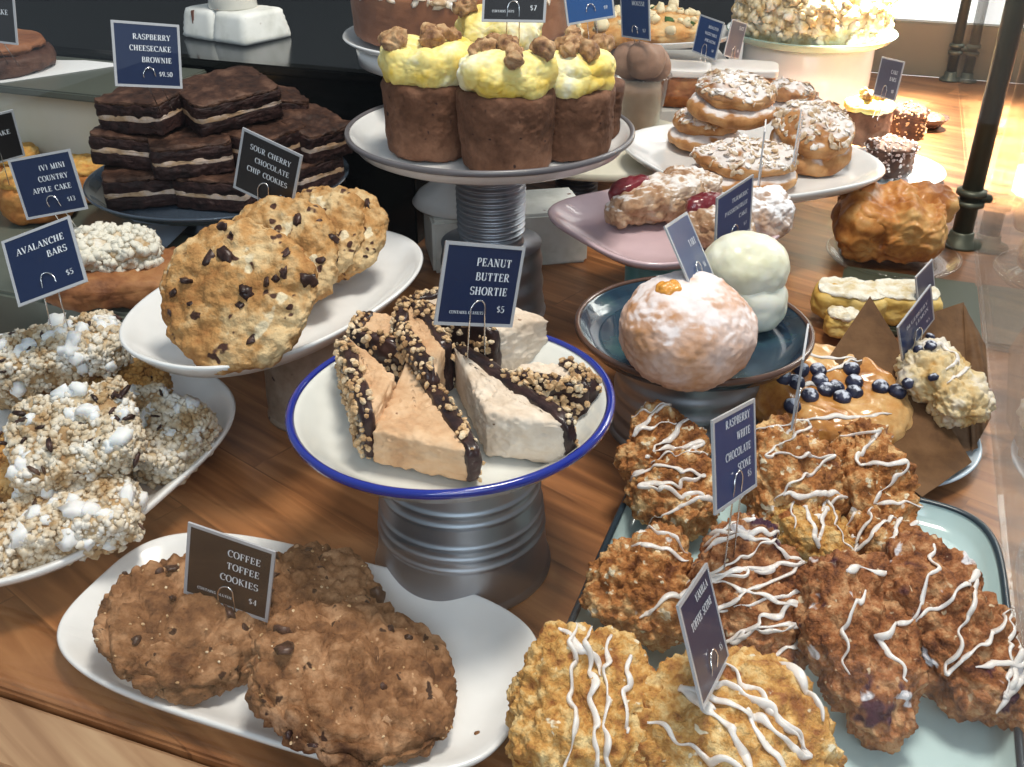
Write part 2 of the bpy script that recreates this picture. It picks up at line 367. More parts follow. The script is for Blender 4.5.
SCONEB = bake('dark_scone_crust', [(.09, .026, .010), (.32, .115, .038), (.56, .31, .15)], 75, 10, .65, 1.0, 330, spots=[((.62, .46, .30), 110, .67), ((.05, .012, .03), 26, .64), ((.74, .70, .72), 44, .67)], dist=.003)
SCONEY = bake('golden_scone_crust', [(.26, .085, .018), (.56, .29, .075), (.76, .56, .27)], 65, 10, .65, 1.0, 330, spots=[((.30, .10, .025), 50, .66), ((.80, .70, .52), 90, .67)], dist=.003)
ICING = plain('white_icing', (.76, .70, .66), .35, coat=.3, bump=.15, sss=.1)
BUN = bake('almond_bun', [(.28, .11, .035), (.46, .22, .08), (.58, .34, .16)], 20, 7, .6, .4, 200, dust=((.74, .68, .66), .34, 28))
FLAKE = bake('flaked_almond', [(.40, .25, .13), (.62, .48, .34), (.78, .72, .66)], 60, 3, .6, .1, 200, dust=((.82, .80, .82), .25, 60))
ROCK = bake('sugared_rock_cake', [(.28, .14, .07), (.44, .28, .17), (.58, .46, .36)], 34, 8, .75, .6, 240, dust=((.72, .68, .66), .25, 40))
JAM = plain('raspberry_jam', (.17, .012, .02), .3, coat=.5, bump=.6, bscale=140)
SUGARB = bake('sugar_dusted_bun', [(.50, .24, .10), (.62, .40, .30), (.70, .56, .52)], 16, 8, .75, .4, 260, dust=((.76, .68, .68), .31, 42))
CURD = plain('orange_curd', (.70, .30, .04), .3, coat=.5)
DOME = bake('white_glazed_cake', [(.66, .64, .44), (.76, .75, .60), (.80, .80, .72)], 14, 5, .4, .2, 160, sss=.15, coat=.2)
PASTRY = bake('strudel_pastry', [(.28, .085, .02), (.52, .21, .05), (.66, .38, .14)], 22, 8, .45, .5, 160, coat=.2)
LEMON = bake('lemon_slice', [(.48, .26, .05), (.62, .40, .10), (.70, .52, .20)], 26, 7, .6, .5, 200)
POWD = bake('powdered_top', [(.60, .48, .28), (.72, .66, .54), (.80, .78, .72)], 60, 7, .8, .4, 260)
DANISH = bake('glazed_danish', [(.30, .10, .020), (.52, .23, .055), (.68, .42, .18)], 22, 7, .3, .4, 140, coat=.6)
BERRY = bake('blueberry', [(.008, .009, .025), (.018, .02, .05), (.05, .055, .10)], 60, 4, .5, .3, 200, dust=((.55, .58, .68), .26, 190))
APPLE = bake('apple_cake', [(.50, .20, .05), (.66, .38, .10), (.74, .54, .24)], 26, 8, .7, .5, 220)
CHOCOCAKE = bake('chocolate_cake', [(.03, .012, .008), (.07, .028, .016), (.11, .05, .03)], 40, 8, .6, .5, 240)
MOUSSE = bake('chocolate_mousse', [(.20, .105, .065), (.28, .16, .105), (.36, .22, .15)], 14, 6, .55, .2, 160)
QUICHE = bake('baked_flatbread', [(.42, .15, .04), (.62, .32, .10), (.74, .52, .26)], 14, 8, .6, .5, 160)
GREEN = plain('green_herb_leaf', (.05, .13, .02), .5)
POPC = bake('popcorn_piece', [(.56, .38, .16), (.72, .60, .38), (.80, .76, .66)], 40, 5, .6, .2, 200)
COCO = bake('coconut_sprinkle', [(.25, .15, .13), (.50, .40, .38), (.74, .70, .72)], 90, 4, .7, .4, 300)
PANEL = plain('brown_back_panel', (.17, .145, .10), .5)

# ------------------------------------------------------------------ the setting
p, d = caseb(-4.5, 4.5, -5, 3.4, -.93, -.90); structure(box('floor', d, plain('dark_floor', (.045, .042, .04), .6), None, p, CASE, 0))
p, d = caseb(-3.5, -.42, 2.95, 3.0, -.9, 1.9); structure(box('wall_left', d, plain('dark_wall', (.02, .021, .022), .6), None, p, CASE, 0))
p, d = caseb(-.42, 3.5, 2.95, 3.0, -.9, 1.9); structure(box('wall_back', d, plain('white_wall', (.8, .78, .76), .7), None, p, CASE, 0))
p, d = caseb(-.38, 1.6, 2.93, 2.95, -.25, 1.2); structure(box('window_1', d, plain('bright_window_pane', (.8, .8, .8), .4, emit=((1.0, .95, .93), 1.1)), None, p, CASE, 0))

ct = thing('display_counter', 'long oiled brown wooden display counter under all the baked goods', 'counter', UN(0, 1.4, -.9), (0, 0, CASE))
def incase(u0, u1, n0, n1, z0, z1, name, mat, parent, bev=.002):  # child boxes in the counter's own frame
    return box(name, (u1 - u0, n1 - n0, z1 - z0), mat, parent, ((u0 + u1) / 2, (n0 + n1) / 2 - 1.4, (z0 + z1) / 2 + .9), 0, bev)
incase(-2.0, 1.6, .341, 2.47, -.04, 0, 'worktop', WOOD, ct)
incase(-2.0, 1.6, .290, .339, -.045, -.002, 'front_ledge', WOODL, ct, .004)
incase(-2.0, 1.6, .10, .287, -.06, -.012, 'outer_ledge', WOODL, ct, .006)
incase(-1.98, 1.58, .14, 2.45, -.895, -.06, 'cabinet_body', plain('dark_brown_cabinet', (.07, .035, .018), .5), ct)
p, d = caseb(-.2, 1.6, 2.47, 2.50, 0, .115); tag(box('back_panel', d, PANEL, None, p, CASE, .003), 'low olive brown panel closing the back of the counter at top right', 'panel')

# black shelf at the left back
p, d = caseb(-2.0, -.56, 1.165, 1.8, 0, .229)
bs = thing('display_shelf', 'black glossy raised shelf behind the brownies', 'shelf', (p.x, p.y, 0), (0, 0, CASE))
box('shelf_body', (d[0] - .01, d[1] - .012, .217), BLACK, bs, (0, 0, .1085), 0, .002); box('shelf_top', (d[0], d[1], .012), BLACK, bs, (0, 0, .223), 0, .002)
box('back_board', (1.42, .02, .60), plain('charcoal_partition', (.012, .013, .012), .6), bs, (.01, .345, .30), 0, .003)
p, d = caseb(-1.7, -.66, .722, 1.15, 0, .08); tag(box('display_riser', d, RISER, None, p, CASE, .004), 'low grey green riser board under the mini apple cakes at left', 'riser')

# side glass with its posts, front glass
SU = lambda n: .628 * .9397 - 1.295 * .342 + (n - (.342 * .628 + .9397 * 1.295)) * 0.0
su = SU(0)
gp = box('side_glass', (.006, 2.1, .95), GLASS, None, UN(su + .012, 1.42, .478), CASE, .0005, 1)
tag(gp, 'clear side glass pane running back beside the dark posts', 'glass')
fg = box('front_glass', (2.2, .004, .80), GLASS, None, UN(su - 1.1, .3465, .402), CASE, .0005, 1)
tag(fg, 'clear front glass pane standing on the wooden ledge', 'glass')
def post(n, r, label, h):
    t = thing('metal_post', label, 'post', UN(su - .008, n), (0, 0, CASE), 'metal posts of the display case')
    link('pole', lathe([(r, .006), (r, h), (r * .8, h + .002)], 24), BRONZE, t)
    link('foot_flange', lathe([(r * 2.1, 0), (r * 2.1, .004), (r * 1.25, .008), (r * 1.2, .018), (r, .02)], 32), BRONZE, t)
    for z in (.055, .07): link('collar', lathe([(r, z), (r * 1.45, z + .002), (r * 1.45, z + .008), (r, z + .01)], 24), BRONZE, t)
    b = link('glass_clamp', lathe([(.004, 0), (.006, .002), (.006, .014), (.003, .017)], 16), BRONZE, t); b.rotation_euler = (0, R(90), 0); b.location = (r * .8, 0, .068)
post(1.432, .0135, 'thick dark metal post in front, beside the golden strudel', .85)
post(2.449, .0105, 'thin dark metal post at the back panel', .85)

# ------------------------------------------------------------------ tins, plates, stands
def can(name, parent, r0, r1, h, z=0, ribs=12, amp=.0016, mat=TIN, r_lo=.0, r_hi=1.0):
    pr = [(r0 * 1.035, z), (r0 * 1.045, z + .003), (r0 * 1.01, z + .006)]
    N = 140
    for i in range(N + 1):
        t = i / N; rr = r0 + (r1 - r0) * t; k = math.sin(t * ribs * 2 * math.pi) if r_lo < t < r_hi else 0
        pr.append((rr + amp * k, z + .007 + (h - .010) * t))
    pr.append((r1 * 1.01, z + h)); return link(name, lathe(pr, 96), mat, parent)
ROUND_PROF = lambda d, t, base: [(-base, 0), (-base * .55, 0), (-.022, .001), (-.010, d * .55), (-.003, d * .93), (0, d), (.0015, d - .001), (-.001, d - t), (-.010, d * .4 - t), (-.024, -t), (-base, -t)]
def plate(parent, rx, ry, depth, mat, rim=None, n=2.0, z=0, flare=.024, t=.003, rimw=.0032, name='plate'):
    lo = min(rx, ry)
    pr = [(-lo * .7, 0), (-flare * 1.5, 0), (-flare, .0006), (-flare * .6, depth * .35), (-flare * .28, depth * .8), (-rimw * .6, depth), (0, depth + .0004), (.0012, depth - .0012), (0, depth - t), (-flare * .45, depth * .3 - t), (-flare, -t), (-lo * .7, -t)]
    o = link(name, dish_mesh(rx, ry, [(a, b + z) for a, b in pr], n), mat, parent)
    if rim is not None:
        q = [(-rimw, depth - .0002), (-rimw * .6, depth + .0012), (0, depth + .0018), (.0022, depth + .0002), (.0022, depth - .0035), (.0003, depth - .005), (-.001, depth - .004)]
        vs = [];
        me = dish_ring(rx, ry, [(a, b + z) for a, b in q], n); link('rim', me, rim, parent)
    return o
def dish_ring(rx, ry, prof, n=2.0, seg=160):
    vs = []; fs = []; m = len(prof)
    for off, z in prof:
        for k in range(seg):
            a = 2 * math.pi * k / seg; c, s = math.cos(a), math.sin(a)
            vs.append(((rx + off) * math.copysign(abs(c) ** (2 / n), c), (ry + off) * math.copysign(abs(s) ** (2 / n), s), z))
    for i in range(m):
        for k in range(seg):
            k2 = (k + 1) % seg; j = (i + 1) % m; fs.append((i * seg + k, i * seg + k2, j * seg + k2, j * seg + k))
    return mesh_from(vs, fs)

# centre stand
CS = Vector((-.0395, .629, 0))
t = thing('cake_stand', 'blue-rimmed cream enamel plate raised on a ribbed tin in the centre', 'cake stand', CS)
vs = []
pr = [(.0695, 0), (.0705, .001), (.0705, .003), (.0685, .006)]
for i in range(181):
    q = i / 180; z = .008 + q * .117; r = .068 - .012 * q
    k = 0
    for c in (.28, .36, .44, .60, .68, .86): k += math.exp(-((q - c) / .018) ** 2)
    pr.append((r + .0013 * k, z))
link('ribbed_tin', lathe(pr, 128), TIN, t)
pl = thing('x', 'x', 'x'); del pl['label']; del pl['category']; bpy.data.objects.remove(pl)
pm = plate(t, .1175, .1175, .022, ENAMEL, BLUERIM, z=.1290, flare=.03, rimw=.004)
CFLOOR = .1290
for ch in t.children:
    if ch.name.startswith(('plate', 'rim')): ch.rotation_euler = (0, R(-2.0), 0)

# cupcake stand
CU = Vector((-.024, 1.09, 0)); CUZ = .204
t = thing('cake_stand', 'grey-rimmed white plate with yellow-topped cupcakes on a tall ribbed tin', 'cake stand', CU)
can('base_tin', t, .062, .058, .088, 0, 3, .0008, TIN)
can('ribbed_tin', t, .037, .039, .116, .087, 15, .0022, TIN, .03, .97)
plate(t, .156, .156, .017, WHITE, GREYRIM, z=CUZ, flare=.02)

# dark blue stand
DB = Vector((.168, .831, 0)); DBZ = .096
t = thing('cake_stand', 'dark blue glazed plate with a brown edge raised on a tin', 'cake stand', DB)
can('base_tin', t, .072, .066, DBZ - .003, 0, 5, .0007, TIN)
plate(t, .1075, .1075, .014, DKBLUE, BRRIM, z=DBZ, flare=.016, t=.004)

# oval cookie stand
OV = Vector((-.210, .838, 0)); OVZ = .127; OVA = R(62)
t = thing('cake_stand', 'long white oval dish of chocolate chip cookies raised on a speckled tin', 'cake stand', OV, (0, 0, OVA))
can('base_tin', t, .043, .043, OVZ - .003, 0, 2, .0006, bake('speckled_cream_tin', [(.24, .17, .12), (.32, .24, .18), (.38, .3, .24)], 30, 4, .35, .1, 80, spots=[((.05, .03, .03), 70, .68)], coat=.3))
t.children[-1].location.x = .022
plate(t, .160, .102, .018, WHITE, None, 2.3, OVZ, flare=.026, t=.004)

# rice bar plate
RB = UN(-.690, .532); RBZ = .030
t = thing('serving_plate', 'large white plate of crisped rice bars at the left edge', 'plate', RB, (0, 0, CASE))
link('foot_ring', lathe([(.09, 0), (.11, 0), (.112, RBZ - .004), (.09, RBZ - .004)], 64), WHITE, t)
plate(t, .204, .178, .018, WHITE, None, 3.0, RBZ, flare=.03, t=.005)

# coffee cookie platter
KP = UN(-.322, .4385); KZ = .008
t = thing('serving_platter', 'white rounded oblong platter with coffee toffee cookies in front', 'platter', KP, (0, 0, CASE))
plate(t, .171, .0865, .012, WHITE, None, 3.4, KZ, flare=.024, t=.005, name='platter')

# scone tray
TR = UN(.004, .553); TZ = .006
t = thing('serving_tray', 'pale green enamel tray with dark blue edge under the glazed scones', 'tray', TR, (0, 0, CASE))
plate(t, .147, .203, .016, TEAL, DKRIM, 7, TZ, flare=.012, t=.003, name='tray')

# brownie stand
BR = Vector((-.355, 1.178, 0)); BRZ = .128
t = thing('cake_stand', 'round glass plate with stacked brownies on a low foot', 'cake stand', (BR.x, BR.y, .08))
link('foot', lathe([(.06, 0), (.062, .004), (.03, .02), (.028, .03), (.05, .045)], 64), TIND, t)
plate(t, .155, .155, .012, plain('blue_grey_glass_plate', (.05, .07, .10), .08, coat=.8), None, 2, BRZ - .08, flare=.02)

# block and pedestal with big cake
t = tag(box('painted_block', (.205, .10, .072), PAINTW, None, (-.010, 1.262, .036), R(11), .004), 'white painted wooden block under the white pedestal foot', 'block')
CK = Vector((-.062, 1.268, 0)); CKZ = .288
t = thing('cake_stand', 'white pedestal stand carrying the big brown almond cake', 'cake stand', (CK.x, CK.y, .072))
link('pedestal', lathe([(.068, 0), (.070, .003), (.062, .014), (.04, .03), (.022, .045), (.018, .09), (.018, .15), (.03, .19), (.07, .205)], 72), WHITE, t)
link('skirt', lathe([(.122, .186), (.126, .184), (.128, .200), (.122, .204)], 96), WHITE, t)
plate(t, .142, .142, .006, WHITE, None, 2, CKZ - .072 - .006, flare=.015)
t = thing('round_cake', 'large brown iced cake topped with flaked almonds on the white pedestal', 'cake', (CK.x, CK.y, CKZ))
c = lump_obj('cake', BIGCAKE, t, (0, 0, .030), dims=(.258, .258, .064), kind='disc', a=11, sub=6, noises=[('n', 14, .003), ('f', 60, .0015)], seed=3)
scatter('flaked_almonds', FLAKE, t, [c], 620, (.005, .010), 'flake', 5, lambda p, n: n.z > .6 and math.hypot(p.x, p.y) > .05 or (p.z > .05 and n.z > .1))

# dark tin with round board and mousse cup
t = thing('cake_stand', 'round beige board on a dark ribbed tin behind the cupcakes', 'cake stand', (.135, 1.50, 0))
can('ribbed_tin', t, .032, .032, .074, 0, 10, .0016, TIND); t.children[-1].location.x = -.035
link('board', lathe([(.158, .074), (.160, .077), (.160, .084), (.158, .086)], 96), CREAMW, t)

# croissant platter
QP = Vector((.322, 1.335, 0)); QZ = .098
t = thing('cake_stand', 'square white platter of almond buns on a blue grey foot', 'cake stand', QP, (0, 0, R(24)))
link('foot', lathe([(.048, 0), (.050, .004), (.046, .02), (.05, QZ - .003)], 64), plain('blue_grey_foot', (.14, .18, .30), .25, coat=.5), t)
plate(t, .150, .165, .020, WHITE, None, 3.0, QZ, flare=.04, t=.005, name='platter')

# pink tray
PP = Vector((.170, 1.068, 0)); PZ = .108
t = thing('cake_stand', 'pale pink square dish of sugared rock cakes on a teal cup', 'cake stand', PP, (0, 0, R(30)))
link('foot', lathe([(.036, 0), (.038, .003), (.040, PZ - .004)], 48), plain('teal_cup', (.10, .34, .36), .3, coat=.5), t)
plate(t, .112, .112, .016, PINK, None, 3.6, PZ, flare=.035, t=.005, name='dish')

# popcorn pedestal
TP = Vector((.560, 1.955, 0)); TPZ = .150
t = thing('cake_stand', 'green-edged plate heaped with caramel popcorn on a white drum', 'cake stand', TP, (0, 0, R(-15)))
link('drum', lathe([(.118, 0), (.12, .004), (.120, TPZ - .012), (.112, TPZ - .002)], 96), WHITE, t)
for a in (-112, -84): 
    q = box('opening_shade_patch', (.032, .006, .028), plain('shadow_brown_opening', (.13, .11, .09), .7), t, (.118 * math.cos(R(a)), .118 * math.sin(R(a)), .065), R(a + 90), .002)  # solid dark boxes; the shade inside the drum's openings painted as brown
plate(t, .155, .155, .014, plain('green_plate', (.30, .42, .36), .2, coat=.4), None, 2, TPZ, flare=.02)
t = thing('popcorn_cake', 'tall heap of pale caramel popcorn on the green-edged plate', 'popcorn', (TP.x, TP.y, TPZ))
c = lump_obj('popcorn_core', POPC, t, (0, 0, .045), dims=(.27, .27, .12), kind='disc', a=3.4, sub=5, noises=[('l', 60, .008)], seed=8)
scatter('popcorn_pieces', POPC, t, [c], 1100, (.005, .011), 'puff', 9, lambda p, n: n.z > -.1, jit=.4)

# white riser with cake slabs, flatbread behind
t = tag(box('white_riser', (.215, .47, .092), plain('white_riser_paint', (.66, .64, .60), .5), None, (.3225, 1.895, .046), 0, .004), 'white riser box under the iced cake slabs at the back', 'riser')

# small plates at right
t = thing('glass_plate', 'small clear glass plate under the golden strudel', 'plate', (.505, 1.235, 0))
plate(t, .085, .085, .012, PLASTIC, None, 2, .003, flare=.02)
t = thing('serving_plate', 'pale blue plate of sprinkled cakes behind the strudel', 'plate', (.60, 1.60, 0))
plate(t, .105, .105, .010, plain('pale_blue_plate', (.50, .60, .70), .2, coat=.4), None, 2, .004, flare=.02)
t = thing('serving_plate', 'pale blue round plate under the brown baking paper', 'plate', UN(.049, .868))
plate(t, .094, .094, .012, plain('pale_blue_plate', (.50, .60, .70), .2, coat=.4), None, 2, .004, flare=.02)
t = tag(box('slate_tray', (.16, .17, .010), plain('dark_green_slate', (.055, .065, .045), .4), None, UN(.075, 1.19, .0055), CASE, .003), 'dark green slate tray under the powdered lemon slices', 'tray')
# slab with brown cake, cream block
p, d = caseb(-1.45, -.90, 1.035, 1.135, .08, .208); tag(box('cream_block', d, CREAMW, None, p, CASE, .012, 4), 'cream painted block standing behind the mini apple cakes', 'block')
p, d = caseb(-1.55, -.86, .992, 1.158, .208, .218); tag(box('slate_board', d, SLATE, None, p, CASE, .002), 'thin green grey slate board resting on the cream block', 'board')
vs = [(-.20, -.03, 0), (.0, -.075, 0), (.125, .03, 0), (.06, .055, 0), (-.2, .06, 0)]; n_ = len(vs)
me = mesh_from(vs + [(x, y, .0008) for x, y, _ in vs], [tuple(range(n_))[::-1], tuple(range(n_, 2 * n_))] + [(i, (i + 1) % n_, n_ + (i + 1) % n_, n_ + i) for i in range(n_)])
o = link('baking_paper', me, PAPERW, None, False); o.location = (-.655, 1.378, .2184); tag(o, 'white paper sheet under the brown cake at top left', 'paper')
t = thing('brown_cake', 'flat brown sponge cake at the top left corner on white paper', 'cake', (-.70, 1.382, .219))
lump_obj('sponge', CHOCOCAKE, t, (0, 0, .013), dims=(.160, .160, .028), kind='disc', a=5, sub=5, noises=[('n', 30, .003), ('f', 70, .002)], seed=31)
lump_obj('upper_layer', BIGCAKE, t, (0, 0, .032), dims=(.142, .142, .016), kind='disc', a=4, sub=5, noises=[('n', 40, .004), ('f', 90, .002)], seed=32)
# block with foot on black shelf
p = W(229, 44, .229) + Vector((0, .05, 0))
t = thing('painted_block', 'chipped white wooden block with a rusty seam on the black shelf', 'block', (p.x, p.y, .229), (0, 0, R(-33)))
for k, (x, s) in enumerate(((-.0322, 1), (.0322, 1))):
    vs, fs = lump((.064, .09, .042), 'box', 14, 4, [('n', 30, .001)], k)
    vs = [Vector((v.x * (1 - .12 * (v.z / .023)), v.y * (1 - .10 * (v.z / .023)), v.z)) for v in vs]
    o = link('half_block', mesh_from(vs, fs), PAINTW, t); o.location = (x, 0, .0215)
box('rusty_seam', (.004, .084, .038), plain('rust_brown', (.15, .045, .02), .7), t, (-.040, -.003, .021), 0, .001)
t = thing('cake_stand', 'round grey white stand foot on top of the chipped block', 'cake stand', (p.x, p.y, .2715), (0, 0, 0))
link('foot', lathe([(.034, 0), (.035, .002), (.034, .022), (.030, .03), (.02, .06), (.02, .09), (.06, .11), (.06, .113)], 64), CREAM, t)

# ------------------------------------------------------------------ baked goods: front platter
def chips(parent, obs, n, size, seed, mat=CHOCP, name='chocolate_chip', cond=lambda p, n: n.z > .5, shape='chip', sink=.35):
    for i in range(n):
        scatter(name, mat, parent, obs, 1, size, shape, seed * 31 + i, cond, sink, stuff=False, jit=.3)
def coffee_cookie(label, seed, r, px, py, zb, rot):
    t = thing('coffee_toffee_cookie', label, 'cookie', (0, 0, 0), rot, 'coffee toffee cookies')
    c = lump_obj('cookie', COFFEE, t, dims=(r * 2, r * 1.92, .036), kind='disc', a=2.7, sub=6, noises=[('n', 24, .0055), ('c', 30, .0085), ('l', 80, .0034), ('f', 150, .0032)], seed=seed)
    chips(t, [c], 9, (.003, .0075), seed)
    scatter('toffee_crumbs', NUT, t, [c], 60, (.0006, .0016), 'nut', seed, lambda p, n: n.z > .4)
    return rest(t, px, py, zb)
PL = KZ + .001
coffee_cookie('coffee toffee cookie lying at the back, behind the other two', 13, .060, 300, 603, PL, (0, 0, 1))
coffee_cookie('lumpy coffee toffee cookie on the left, under the price card', 11, .066, 196, 623, PL, (R(8), R(6), .4))
coffee_cookie('large coffee toffee cookie on the right, overlapping its neighbour', 12, .071, 356, 674, PL, (R(16), R(-5), 2))
for k, (px, py) in enumerate(((478, 735), (484, 741), (495, 742), (440, 760), (512, 700))):
    p = W(px, py, PL); o = lump_obj('cookie_crumb', COFFEE, None, dims=(.005, .004, .003), kind='disc', a=2, sub=2, noises=[('n', 500, .001)], seed=k)
    o.location = (p.x, p.y, PL + .001); tag(o, 'tiny brown crumb lying on the white platter right of the cookies', 'crumb', 'crumbs on the white platter')

# chocolate chip cookies leaning on each other
def chip_cookie(label, seed, r, px, py, zb, rot, nchips=16):
    t = thing('chocolate_chip_cookie', label, 'cookie', (0, 0, 0), rot, 'sour cherry chocolate chip cookies')
    c = lump_obj('cookie', CHIPC, t, dims=(r * 2, r * 1.9, .026), kind='disc', a=2.8, sub=6, noises=[('n', 26, .005), ('l', 55, .0045), ('l', 120, .0022), ('f', 160, .0022), ('c', 30, .0016)], seed=seed)
    chips(t, [c], nchips, (.003, .0085), seed, sink=.55)
    return rest(t, px, py, zb)
chip_cookie('chocolate chip cookie farthest back in the oval dish', 24, .054, 334, 235, OVZ + .008, (R(38), 0, R(-30)), 8)
chip_cookie('third chocolate chip cookie from the front of the oval dish', 23, .057, 309, 238, OVZ + .006, (R(42), 0, R(-28)), 10)
chip_cookie('second chocolate chip cookie, holding the sour cherry card', 22, .061, 274, 257, OVZ + .004, (R(46), R(4), R(-24)), 14)
chip_cookie('big chocolate chip cookie leaning at the front of the oval dish', 21, .066, 237, 295, OVZ + .008, (R(50), R(5), R(-18)), 20)

# ------------------------------------------------------------------ peanut butter wedges
def wedge(label, seed, px3, zt, th, edges, mat, tilt=(0, 0), nuts=150):
    P = [W(x, y, zt) for x, y in px3]; c = sum(P, Vector()) / len(P)
    t = thing('peanut_shortbread_wedge', label, 'shortbread', (c.x, c.y, zt - th), (R(tilt[0]), R(tilt[1]), 0), 'peanut butter shortbread wedges')
    pts = [(q.x - c.x, q.y - c.y) for q in P]
    area_ = sum(pts[i][0] * pts[(i + 1) % 3][1] - pts[(i + 1) % 3][0] * pts[i][1] for i in range(3)) if len(pts) == 3 else 1
    o = lump_obj('shortbread', mat, t, (0, 0, th / 2), dims=(.1, .1, th), kind='poly', a=14, sub=6, poly=pts, noises=[('n', 60, .0016), ('f', 160, .0018), ('p', 140, .0016), ('l', 260, .0008)], seed=seed)
    for e in edges:
        a, b = Vector(pts[e]), Vector(pts[(e + 1) % len(pts)]); m = (a + b) / 2; L = (b - a).length; ang = math.atan2((b - a).y, (b - a).x)
        nn = Vector((-(b - a).y, (b - a).x)).normalized(); 
        if nn.dot(m) < 0: nn = -nn
        m = m + nn * .003
        q = lump_obj('chocolate_coating', CHOC, t, (m.x, m.y, th / 2 + .001), (0, 0, ang), dims=(L * 1.02, .012, th + .004), kind='box', a=6, sub=5, noises=[('n', 90, .0022), ('f', 200, .001)], seed=seed + e)
        scatter('chopped_nuts', NUT, q, [q], nuts, (.0016, .0036), 'nut', seed + e, lambda p, n, nn=nn: n.x * nn.x + n.y * nn.y > .25 or n.z > .7, .2)
    return t
ZF = CFLOOR
wedge('brown peanut wedge at the back left of the enamel plate', 46, [(358, 330), (372, 311), (412, 318), (404, 345)], ZF + .034, .032, [3, 0], SHORT, nuts=60)
wedge('nut-crusted peanut wedge standing behind the price card', 45, [(412, 300), (500, 330), (548, 316), (470, 292)], ZF + .046, .044, [0, 3], SHORTP, nuts=170)
wedge('nut-coated peanut wedge standing upright behind the front triangle', 47, [(408, 300), (404, 322), (436, 372), (444, 345)], ZF + .046, .044, [0, 1, 3], SHORT, nuts=130)
wedge('peanut wedge at the right, its chocolate and nut side facing front', 44, [(512, 373), (590, 384), (560, 362), (520, 362)], ZF + .032, .030, [0, 1], SHORTP, nuts=190)
wedge('peanut wedge at the left with nutty chocolate edge outward', 41, [(347, 335), (372, 412), (396, 374)], ZF + .043, .041, [0], SHORT, nuts=240)
wedge('pale topped peanut wedge pointing right of the front triangle', 43, [(452, 345), (486, 413), (568, 424)], ZF + .040, .036, [2], SHORTP, nuts=130)
wedge('front triangular peanut wedge with smooth tan top', 42, [(408, 358), (372, 430), (470, 451)], ZF + .032, .028, [2], SHORT, nuts=150)

# ------------------------------------------------------------------ brownies
def brownie(label, seed, x, y, z, rz, tilt=(0, 0), s=(.088, .078)):
    t = thing('cheesecake_brownie', label, 'brownie', (BR.x + x, BR.y + y, z), (R(tilt[0]), R(tilt[1]), R(rz)), 'raspberry cheesecake brownies')
    lump_obj('base_layer', BROWNB, t, (0, 0, .008), dims=(s[0], s[1], .016), kind='box', a=16, sub=5, noises=[('n', 60, .002), ('f', 140, .002)], seed=seed)
    lump_obj('cheesecake_layer', CHEESE, t, (0, 0, .018), dims=(s[0] * 1.0, s[1] * 1.0, .008), kind='box', a=14, sub=4, noises=[('n', 50, .002)], seed=seed + 1)
    tl = lump_obj('top_layer', BROWNB, t, (0, 0, .026), dims=(s[0], s[1], .014), kind='box', a=16, sub=5, noises=[('n', 60, .002), ('f', 140, .002)], seed=seed + 2)
    lump_obj('crust', BROWNT, tl, (0, 0, .034), dims=(s[0] * .99, s[1] * .99, .007), kind='box', a=9, sub=5, noises=[('n', 40, .002), ('f', 90, .0022), ('c', 40, .001)], seed=seed + 3)
Z0 = BRZ + .001
brownie('brownie in the bottom layer at the front left of the pile', 51, -.070, -.055, Z0, 15)
brownie('brownie in the bottom layer at the front middle of the pile', 55, .022, -.062, Z0, -12)
brownie('brownie in the bottom layer at the right end of the pile', 59, .100, -.004, Z0, -38, s=(.08, .074))
brownie('brownie in the bottom layer hidden at the back left', 63, -.075, .040, Z0, 5)
brownie('brownie in the bottom layer at the back middle', 67, .025, .045, Z0, 0)
brownie('brownie in the middle layer at the left of the pile', 71, -.078, -.030, Z0 + .040, -8, (0, 3))
brownie('brownie in the middle layer at the front middle of the pile', 75, -.012, -.056, Z0 + .039, 20, (3, 0))
brownie('brownie in the middle layer, front right beside the cookie card', 79, .062, -.030, Z0 + .040, -30)
brownie('brownie lying on the right side of the pile', 83, .112, .010, Z0 + .040, -42, (0, 10), (.08, .07))
brownie('brownie at the right behind the top brownies', 87, .060, .045, Z0 + .062, 30, (6, 12), (.07, .06))
brownie('top brownie at the left of the pile, holding the price card', 91, -.060, -.028, Z0 + .080, -20, (4, -3))
brownie('largest top brownie lying across the middle of the pile', 95, .022, -.005, Z0 + .084, 38, (8, -4), (.105, .085))

# ------------------------------------------------------------------ crisped rice bars
def rice_bar(label, seed, dims, px, py, zb, rot, mat=RICE, mal=22, choc=24, rice=620, pmat=RICEP):
    t = thing('crisped_rice_bar', label, 'rice bar', (0, 0, 0), rot, 'crisped rice bars')
    dims = (dims[0] - .010, dims[1] - .010, dims[2] - .003)
    o = lump_obj('bar', mat, t, dims=dims, kind='box', a=6, sub=5, noises=[('l', 80, .006), ('f', 120, .003)], seed=seed)
    scatter('crisped_rice', pmat, t, [o], int(rice * 2.1), (.0015, .0038), 'puff', seed, lambda p, n: n.z > -.5, .2, jit=.35)
    for i in range(mal): scatter('marshmallow', MALLOW, t, [o], 1, (.0045, .0095), 'puff', seed * 50 + i, lambda p, n: n.z > .3, .38, False, .36)
    for i in range(choc): scatter('chocolate_sliver', CHOCP, t, [o], 1, (.0035, .0080), 'sliver', seed * 70 + i, lambda p, n: n.z > .3, -.9, False, .2)
    return rest(t, px, py, zb)
PR = RBZ + .001
rice_bar('amber rice bar at the left edge under the centre one', 105, (.09, .08, .04), 8, 470, PR, (0, 0, .3), AMBER, 0, 3, 300, AMBER)
rice_bar('golden rice bar tucked behind the right one', 104, (.075, .06, .035), 128, 390, PR + .01, (R(10), 0, .2), AMBER, 0, 4, 300, AMBER)
rice_bar('rice bar on the right side of the plate, near its edge', 103, (.088, .082, .04), 155, 434, PR + .004, (R(14), R(8), -.35), RICE, 14, 8)
